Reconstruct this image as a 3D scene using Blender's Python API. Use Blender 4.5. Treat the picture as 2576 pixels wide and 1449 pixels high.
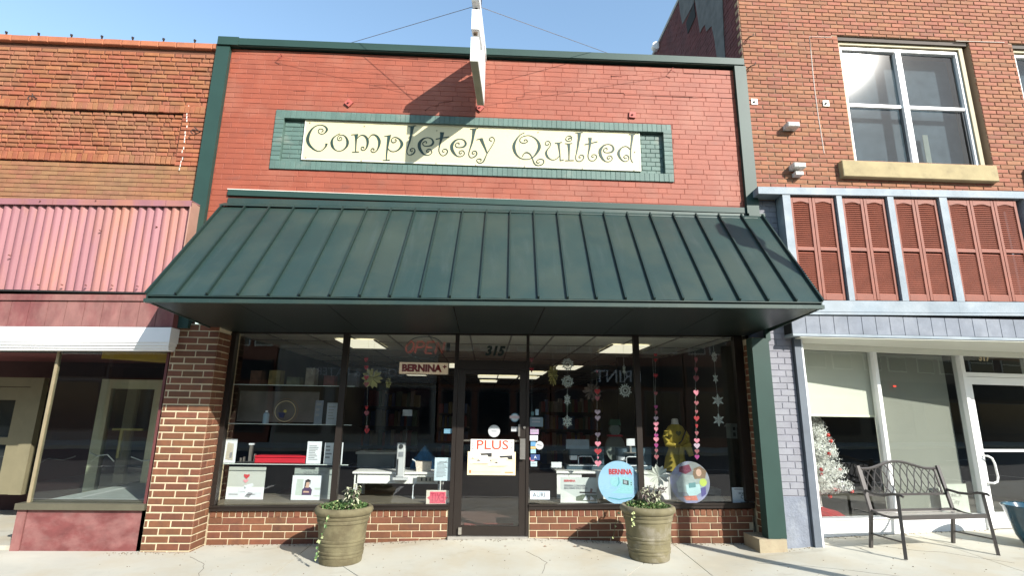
import bpy, bmesh, math, random
from mathutils import Vector, Matrix
from math import sin, cos, tan, pi, radians, atan2, hypot
random.seed(7)
for o in list(bpy.data.objects): bpy.data.objects.remove(o)
SC = bpy.context.scene; COL = SC.collection

# ---------------------------------------------------------------- camera
F, PI_, YA, RO, D, H = 1358.676, .2273538, .0449368, .0144971, 6.8073477, 1.4931012
FW = Vector((sin(YA)*cos(PI_), cos(YA)*cos(PI_), sin(PI_)))
_r = Vector((cos(YA), -sin(YA), 0)); _u = _r.cross(FW)
RT = _r*cos(RO)+_u*sin(RO); UP = -_r*sin(RO)+_u*cos(RO)
CAM = Vector((0, -D, H))
cd = bpy.data.cameras.new('camera'); cam = bpy.data.objects.new('camera', cd); COL.objects.link(cam)
cd.sensor_width = 36; cd.lens = F*36/2576; cd.clip_start = .05; cd.clip_end = 600
cam.matrix_world = Matrix(((RT.x, UP.x, -FW.x, CAM.x), (RT.y, UP.y, -FW.y, CAM.y), (RT.z, UP.z, -FW.z, CAM.z), (0, 0, 0, 1)))
SC.camera = cam

# ---------------------------------------------------------------- world, sun, exposure
SUN_EL, SUN_AZ = 30.2, 38.5            # azimuth measured from the street normal (-y) towards +x
w = bpy.data.worlds.new('World'); SC.world = w; w.use_nodes = True
nt = w.node_tree; bg = nt.nodes['Background']
sk = nt.nodes.new('ShaderNodeTexSky'); sk.sky_type = 'NISHITA'; sk.sun_disc = False
sk.sun_elevation = radians(SUN_EL); sk.sun_rotation = radians(180-SUN_AZ)
sk.air_density = 1.0; sk.dust_density = .6; sk.ozone_density = 3.2; sk.air_density = 1.7
nt.links.new(sk.outputs[0], bg.inputs[0]); bg.inputs[1].default_value = .15
sd = Vector((sin(radians(SUN_AZ))*cos(radians(SUN_EL)), -cos(radians(SUN_AZ))*cos(radians(SUN_EL)), sin(radians(SUN_EL))))
ld = bpy.data.lights.new('sun', 'SUN'); ld.energy = 4.9; ld.angle = radians(.53); ld.color = (1, .955, .88)
so = bpy.data.objects.new('sun', ld); COL.objects.link(so); so.location = sd*30
so.rotation_euler = sd.to_track_quat('Z', 'Y').to_euler()
SC.view_settings.view_transform = 'Standard'; SC.view_settings.look = 'None'
SC.view_settings.exposure = .86; SC.view_settings.gamma = 1; SC.view_settings.use_curve_mapping = False
SC.render.engine = 'CYCLES'

# ---------------------------------------------------------------- surveying helpers (measured photo points to metres)
def ray(px, py): return FW*F+RT*(px-1288)+UP*(724.5-py)
def at(px, py, y=0.0):
    d = ray(px, py); return CAM+d*((y-CAM.y)/d.y)
def atz(px, py, z=0.0):
    d = ray(px, py); return CAM+d*((z-CAM.z)/d.z)
def atx(px, py, x):
    d = ray(px, py); return CAM+d*((x-CAM.x)/d.x)

# ---------------------------------------------------------------- materials
MATS = {}
def mat(name, col, rough=.6, metal=0, var=.12, scale=6, bump=0, bscale=80, rnd=0, src='obj', col2=None, c2s=2, c2t=.55, spec=.5, emit=0, stretch=None, coat=0, hue=0, subs=0, st=None):
    if name in MATS: return MATS[name]
    m = bpy.data.materials.new(name); m.use_nodes = True; N = m.node_tree.nodes; L = m.node_tree.links
    b = N['Principled BSDF']; b.inputs['Roughness'].default_value = rough; b.inputs['Metallic'].default_value = metal
    b.inputs['Specular IOR Level'].default_value = spec; b.inputs['Coat Weight'].default_value = coat
    g = N.new('ShaderNodeNewGeometry'); vec = g.outputs['Position']
    if stretch:
        mp = N.new('ShaderNodeMapping'); mp.inputs['Scale'].default_value = stretch; L.new(vec, mp.inputs[0]); vec = mp.outputs[0]
    def noise(s, det=4, rg=.55):
        n = N.new('ShaderNodeTexNoise'); n.inputs['Scale'].default_value = s; n.inputs['Detail'].default_value = det
        n.inputs['Roughness'].default_value = rg; L.new(vec, n.inputs['Vector']); return n.outputs['Fac']
    rgb = N.new('ShaderNodeRGB'); rgb.outputs[0].default_value = (*col, 1); out = rgb.outputs[0]
    if col2:
        r = N.new('ShaderNodeMapRange'); r.inputs['From Min'].default_value = c2t-.08; r.inputs['From Max'].default_value = c2t+.1
        L.new(noise(c2s, 5, .65), r.inputs[0])
        mx = N.new('ShaderNodeMix'); mx.data_type = 'RGBA'; mx.inputs['B'].default_value = (*col2, 1)
        L.new(r.outputs[0], mx.inputs['Factor']); L.new(out, mx.inputs['A']); out = mx.outputs['Result']
    if st:                                                    # a stain layer: (colour, scale, threshold, stretch, amount)
        mp2 = N.new('ShaderNodeMapping'); mp2.inputs['Scale'].default_value = st[3]; L.new(g.outputs['Position'], mp2.inputs[0])
        n2 = N.new('ShaderNodeTexNoise'); n2.inputs['Scale'].default_value = st[1]; n2.inputs['Detail'].default_value = 7; n2.inputs['Roughness'].default_value = .68; L.new(mp2.outputs[0], n2.inputs['Vector'])
        r4 = N.new('ShaderNodeMapRange'); r4.inputs['From Min'].default_value = st[2]; r4.inputs['From Max'].default_value = st[2]+.13; r4.inputs['To Max'].default_value = st[4]; L.new(n2.outputs['Fac'], r4.inputs[0])
        mx2 = N.new('ShaderNodeMix'); mx2.data_type = 'RGBA'; mx2.inputs['B'].default_value = (*st[0], 1); L.new(r4.outputs[0], mx2.inputs['Factor']); L.new(out, mx2.inputs['A']); out = mx2.outputs['Result']
    if var or rnd or hue:
        hs = N.new('ShaderNodeHueSaturation'); L.new(out, hs.inputs['Color']); out = hs.outputs[0]
        r = N.new('ShaderNodeMapRange'); r.inputs['From Min'].default_value = .25; r.inputs['From Max'].default_value = .75
        r.inputs['To Min'].default_value = 1-var; r.inputs['To Max'].default_value = 1+var; L.new(noise(scale), r.inputs[0]); v = r.outputs[0]
        if rnd or hue:
            ro = g.outputs['Random Per Island'] if src == 'isl' else None
            if ro is None:
                oi = N.new('ShaderNodeObjectInfo'); ro = oi.outputs['Random']
            r2 = N.new('ShaderNodeMapRange'); r2.inputs['To Min'].default_value = 1-rnd; r2.inputs['To Max'].default_value = 1+rnd*.7; L.new(ro, r2.inputs[0])
            mu = N.new('ShaderNodeMath'); mu.operation = 'MULTIPLY'; L.new(v, mu.inputs[0]); L.new(r2.outputs[0], mu.inputs[1]); v = mu.outputs[0]
            if hue:
                wn = N.new('ShaderNodeTexWhiteNoise'); wn.noise_dimensions = '1D'; L.new(ro, wn.inputs['W'])
                r3 = N.new('ShaderNodeMapRange'); r3.inputs['To Min'].default_value = .5-hue; r3.inputs['To Max'].default_value = .5+hue; L.new(wn.outputs[0], r3.inputs[0]); L.new(r3.outputs[0], hs.inputs['Hue'])
        L.new(v, hs.inputs['Value'])
    L.new(out, b.inputs['Base Color'])
    if bump:
        bp = N.new('ShaderNodeBump'); bp.inputs['Distance'].default_value = bump; bp.inputs['Strength'].default_value = .8
        L.new(noise(bscale, 6, .6), bp.inputs['Height']); L.new(bp.outputs[0], b.inputs['Normal'])
    if emit:
        L.new(out, b.inputs['Emission Color']); b.inputs['Emission Strength'].default_value = emit
    if subs: b.inputs['Subsurface Weight'].default_value = subs
    MATS[name] = m; return m

def glass(name, tint=(.8, .84, .82), ior=1.5, boost=1.0, rough=0.0, wav=.0):
    if name in MATS: return MATS[name]
    m = bpy.data.materials.new(name); m.use_nodes = True; N = m.node_tree.nodes; L = m.node_tree.links; N.clear()
    o = N.new('ShaderNodeOutputMaterial'); mx = N.new('ShaderNodeMixShader'); t = N.new('ShaderNodeBsdfTransparent'); g = N.new('ShaderNodeBsdfGlossy')
    f = N.new('ShaderNodeFresnel'); f.inputs[0].default_value = ior; t.inputs[0].default_value = (*tint, 1); g.inputs['Roughness'].default_value = rough
    g.inputs['Color'].default_value = (1, 1, 1, 1)
    mu = N.new('ShaderNodeMath'); mu.operation = 'MULTIPLY'; mu.inputs[1].default_value = boost; mu.use_clamp = True
    # the far face of a thin pane is entered from inside: only the outer face mirrors
    gb = N.new('ShaderNodeNewGeometry'); inv = N.new('ShaderNodeMath'); inv.operation = 'SUBTRACT'; inv.inputs[0].default_value = 1; L.new(gb.outputs['Backfacing'], inv.inputs[1])
    m2 = N.new('ShaderNodeMath'); m2.operation = 'MULTIPLY'; L.new(mu.outputs[0], m2.inputs[0]); L.new(inv.outputs[0], m2.inputs[1])
    L.new(f.outputs[0], mu.inputs[0]); L.new(m2.outputs[0], mx.inputs[0]); L.new(t.outputs[0], mx.inputs[1]); L.new(g.outputs[0], mx.inputs[2]); L.new(mx.outputs[0], o.inputs[0])
    if wav:
        n = N.new('ShaderNodeTexNoise'); n.inputs['Scale'].default_value = 1.3; ge = N.new('ShaderNodeNewGeometry'); L.new(ge.outputs['Position'], n.inputs['Vector'])
        bp = N.new('ShaderNodeBump'); bp.inputs['Distance'].default_value = wav; L.new(n.outputs[0], bp.inputs['Height']); L.new(bp.outputs[0], g.inputs['Normal']); 
    MATS[name] = m; return m

# ---------------------------------------------------------------- object helpers
ORG = {}
def thing(name, label, cat, loc=(0, 0, 0), group=None):
    o = bpy.data.objects.new(name, None); COL.objects.link(o); o.empty_display_size = .1
    o.location = loc; ORG[o] = Vector(loc); o['label'] = label; o['category'] = cat
    if group: o['group'] = group
    return o
def tag(o, label, cat, group=None):
    o['label'] = label; o['category'] = cat
    if group: o['group'] = group
    return o

class MB:
    def __init__(s, sh=0, x0=0, M=None): s.v = []; s.f = []; s.sh = sh; s.x0 = x0; s.M = M
    def av(s, p):
        p = Vector(p)
        if s.M: p = s.M @ p
        if s.sh: p.z += s.sh*(p.x-s.x0)
        s.v.append(p); return len(s.v)-1
    def box(s, x0, x1, y0, y1, z0, z1):
        i = [s.av((x, y, z)) for z in (z0, z1) for y in (y0, y1) for x in (x0, x1)]
        for q in ((0, 2, 3, 1), (4, 5, 7, 6), (0, 1, 5, 4), (2, 6, 7, 3), (0, 4, 6, 2), (1, 3, 7, 5)): s.f.append([i[k] for k in q])
        return s
    def cbox(s, x0, x1, y0, y1, z0, z1, c=.006):
        """box with a chamfered front (-y) face"""
        b = [s.av(p) for p in ((x0, y1, z0), (x1, y1, z0), (x1, y1, z1), (x0, y1, z1))]
        m = [s.av(p) for p in ((x0, y0+c, z0), (x1, y0+c, z0), (x1, y0+c, z1), (x0, y0+c, z1))]
        f = [s.av(p) for p in ((x0+c, y0, z0+c), (x1-c, y0, z0+c), (x1-c, y0, z1-c), (x0+c, y0, z1-c))]
        s.f.append(f)
        for k in range(4):
            n = (k+1) % 4; s.f.append([f[n], f[k], m[k], m[n]]); s.f.append([m[n], m[k], b[k], b[n]])
        return s
    def quad(s, *p): s.f.append([s.av(q) for q in p]); return s
    def prism(s, pts, off):
        """polygon pts (3D) extruded by off"""
        off = Vector(off); a = [s.av(p) for p in pts]; b = [s.av(Vector(p)+off) for p in pts]; n = len(a)
        s.f.append(a); s.f.append(b[::-1])
        for k in range(n): s.f.append([a[k], b[k], b[(k+1) % n], a[(k+1) % n]])
        return s
    def tube(s, pts, r, n=8, cap=True):
        pts = [Vector(p) for p in pts]; rings = []; up = Vector((.13, .31, 1)).normalized()
        rr = r if isinstance(r, (list, tuple)) else [r]*len(pts)
        for i, p in enumerate(pts):
            t = (pts[min(i+1, len(pts)-1)]-pts[max(i-1, 0)]).normalized()
            a = t.cross(up)
            if a.length < .05: a = t.cross(Vector((1, 0, 0)))
            a.normalize(); b = t.cross(a)
            rings.append([s.av(p+a*cos(2*pi*k/n)*rr[i]+b*sin(2*pi*k/n)*rr[i]) for k in range(n)])
        for i in range(len(rings)-1):
            for k in range(n): s.f.append([rings[i][k], rings[i][(k+1) % n], rings[i+1][(k+1) % n], rings[i+1][k]])
        if cap: s.f.append(rings[0][::-1]); s.f.append(rings[-1])
        return s
    def bar(s, a, b, wx, wz):
        """rectangular bar a->b; wx = width sideways, wz = the other width"""
        a = Vector(a); b = Vector(b); t = (b-a).normalized(); sd_ = t.cross(Vector((0, 0, 1)))
        if sd_.length < .02: sd_ = Vector((1, 0, 0))
        sd_.normalize(); n = t.cross(sd_).normalized()
        A = [a+sd_*wx/2*i+n*wz/2*j for i, j in ((-1, -1), (1, -1), (1, 1), (-1, 1))]
        return s.prism(A, b-a)
    def lathe(s, prof, c, n=40, wob=0):
        c = Vector(c); rings = []
        for r, z in prof: rings.append([s.av(c+Vector((r*cos(2*pi*k/n), r*sin(2*pi*k/n), z))) for k in range(n)])
        for i in range(len(rings)-1):
            for k in range(n): s.f.append([rings[i][k], rings[i][(k+1) % n], rings[i+1][(k+1) % n], rings[i+1][k]])
        s.f.append(rings[0][::-1]); s.f.append(rings[-1]); return s
    def disc(s, c, r, y0, y1, n=40, zmin=None, rz=None):
        rz = rz or r
        pts = [(c[0]+r*cos(2*pi*k/n), y0, max(c[1]+rz*sin(2*pi*k/n), zmin if zmin is not None else -99)) for k in range(n)]
        return s.prism(pts, (0, y1-y0, 0))
    def ribbon(s, pts, y0, y1, sub=5):
        P = []
        n = len(pts)
        for i in range(n-1):
            p0 = pts[max(i-1, 0)]; p1 = pts[i]; p2 = pts[i+1]; p3 = pts[min(i+2, n-1)]
            m = sub if n > 3 else 2
            for k in range(m):
                t = k/m
                P.append([.5*(2*p1[j]+(p2[j]-p0[j])*t+(2*p0[j]-5*p1[j]+4*p2[j]-p3[j])*t*t+(3*p1[j]-p0[j]-3*p2[j]+p3[j])*t**3) for j in range(3)])
        P.append(list(pts[-1])); rows = []
        for i, (x, z, wd) in enumerate(P):
            a = P[max(i-1, 0)]; b = P[min(i+1, len(P)-1)]; dx = b[0]-a[0]; dz = b[1]-a[1]; l = hypot(dx, dz) or 1
            nx, nz = -dz/l*wd/2, dx/l*wd/2
            rows.append([s.av((x+nx, y0, z+nz)), s.av((x-nx, y0, z-nz)), s.av((x-nx, y1, z-nz)), s.av((x+nx, y1, z+nz))])
        for i in range(len(rows)-1):
            a, b = rows[i], rows[i+1]
            for k in ((0, 1), (1, 2), (3, 0)): s.f.append([a[k[0]], b[k[0]], b[k[1]], a[k[1]]])
        s.f.append(rows[0]); s.f.append(rows[-1][::-1]); return s
    def build(s, name, m, parent=None, smooth=False, struct=False, stuff=False):
        org = ORG.get(parent, Vector((0, 0, 0)))
        me = bpy.data.meshes.new(name); me.from_pydata([v-org for v in s.v], [], s.f)
        bm = bmesh.new(); bm.from_mesh(me); bmesh.ops.recalc_face_normals(bm, faces=bm.faces); bm.to_mesh(me); bm.free()
        if smooth:
            for p_ in me.polygons: p_.use_smooth = True
            try: me.set_sharp_from_angle(angle=radians(38))
            except Exception: pass
        me.materials.append(m); o = bpy.data.objects.new(name, me); COL.objects.link(o)
        if parent: o.parent = parent
        ORG[o] = org
        if struct: o['kind'] = 'structure'
        if stuff: o['kind'] = 'stuff'
        return o

def solo(o, label, cat, group=None):
    """a thing that is one mesh: move its origin to its base"""
    me = o.data; xs = [v.co for v in me.vertices]
    c = Vector((sum(v.x for v in xs)/len(xs), sum(v.y for v in xs)/len(xs), min(v.z for v in xs)))
    me.transform(Matrix.Translation(-c)); o.location = c; ORG[o] = c
    return tag(o, label, cat, group)

def text(body, cx, cz, y, size, m, parent, name='lettering', bold=0, shear=0, wid=None, M=None, mirror=False, depth=.0015, name_obj=None, align='CENTER', space=1):
    cu = bpy.data.curves.new('t', 'FONT'); cu.body = body; cu.size = size; cu.extrude = depth; cu.offset = bold; cu.shear = shear
    cu.align_x = align; cu.align_y = 'CENTER'; cu.resolution_u = 3; cu.space_line = .9; cu.space_character = space
    t = bpy.data.objects.new('t', cu); COL.objects.link(t)
    bpy.context.view_layer.update()
    me = bpy.data.meshes.new_from_object(t.evaluated_get(bpy.context.evaluated_depsgraph_get()))
    bpy.data.objects.remove(t); bpy.data.curves.remove(cu)
    xs = [v.co.x for v in me.vertices]; sx = 1
    if wid and xs: sx = wid/(max(xs)-min(xs))
    org = ORG.get(parent, Vector((0, 0, 0)))
    for v in me.vertices:
        p_ = Vector(((-1 if mirror else 1)*v.co.x*sx+cx, y-v.co.z, v.co.y+cz))
        if M: p_ = M @ p_
        v.co = p_-org
    me.materials.clear(); me.materials.append(m); o = bpy.data.objects.new(name, me); COL.objects.link(o)
    if parent: o.parent = parent
    ORG[o] = org; return o

# bricks: nearest (largest in view) become single parts, the rest one joined part
BM = {}
def brick_mesh(key, wd, h, d, c, m):
    k = (key, round(wd, 3), round(h, 3))
    if k not in BM:
        BM[k] = []
        for q in range(3):
            me = bpy.data.meshes.new('brick'); t = MB(); j = c*.5
            a = [random.uniform(-j, j) for _ in range(4)]
            t.cbox(-wd/2+a[0], wd/2+a[1], 0, d, -h/2+a[2], h/2+a[3], c)
            me.from_pydata(t.v, [], t.f); bm = bmesh.new(); bm.from_mesh(me); bmesh.ops.recalc_face_normals(bm, faces=bm.faces); bm.to_mesh(me); bm.free()
            me.materials.append(m); BM[k].append(me)
    return random.choice(BM[k])
def rows(x0, x1, z0, z1, px, pz, jx=.01, jz=.01, off=.5, keep=None, rag=0, seed=1, minw=.03, xs=None):
    """running bond: list of (cx, cz, w, h)"""
    rg = random.Random(seed); out = []; r = 0; z = z0
    while z+pz*.6 < z1:
        x = (x0 if xs is None else xs)-(px*off if r % 2 else 0)-(rg.random()*px if rag else 0)
        while x < x1:
            wd = px*(rg.choice((1, 1, 1, .5)) if rag else 1)
            a = max(x, x0); b = min(x+wd, x1)
            if b-a > minw:
                c = ((a+b)/2, z+pz/2, round(b-a-jx, 2 if (b-a) < px*.99 else 3), pz-jz)
                if keep is None or keep(c[0], c[1]): out.append(c)
            x += wd
        z += pz; r += 1
    return out
def cut(bricks, holes, mn=.025):
    out = list(bricks)
    for (a, b, c, d) in holes:
        nx = []
        for (x, z, w_, h_) in out:
            l, r, lo, hi = x-w_/2, x+w_/2, z-h_/2, z+h_/2
            ox, oz = min(r, b)-max(l, a), min(hi, d)-max(lo, c)
            if ox <= 0 or oz <= 0: nx.append((x, z, w_, h_)); continue
            if oz > .5*h_:
                for p_, q_ in ((l, min(r, a-.003)), (max(l, b+.003), r)):
                    if q_-p_ > mn: nx.append(((p_+q_)/2, z, round(q_-p_, 2), h_))
            else:
                for p_, q_ in ((lo, min(hi, c-.003)), (max(lo, d+.003), hi)):
                    if q_-p_ > .02: nx.append((x, (p_+q_)/2, w_, round(q_-p_, 3)))
        out = nx
    return out
def lay(bricks, y, d, c, m_obj, m_isl, parent, nmax, name='brick', key='b', slope=0, jit=.002):
    """bricks: (cx, cz, w, h). slope = dz/dx"""
    def dist(b): return (Vector((b[0], y, b[1]))-CAM).length/max(.02, b[2]*b[3])**.25
    bs = sorted(bricks, key=dist); org = ORG[parent]
    for b in bs[:nmax]:
        me = brick_mesh(key, b[2], b[3], d, c, m_obj)
        o = bpy.data.objects.new(name, me); COL.objects.link(o); o.parent = parent
        o.location = Vector((b[0], y+random.uniform(-jit, jit), b[1]+slope*b[0]))-org
        o.rotation_euler = (0, -slope, 0)
    if len(bs) > nmax:
        t = MB()
        for b in bs[nmax:]:
            q = random.uniform(-jit, jit); z = b[1]+slope*b[0]
            a = [random.uniform(-c*.5, c*.5) for _ in range(4)]
            t.cbox(b[0]-b[2]/2+a[0], b[0]+b[2]/2+a[1], y+q, y+d, z-b[3]/2+a[2], z+b[3]/2+a[3], c)
        t.build(name, m_isl, parent, stuff=True)
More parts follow.
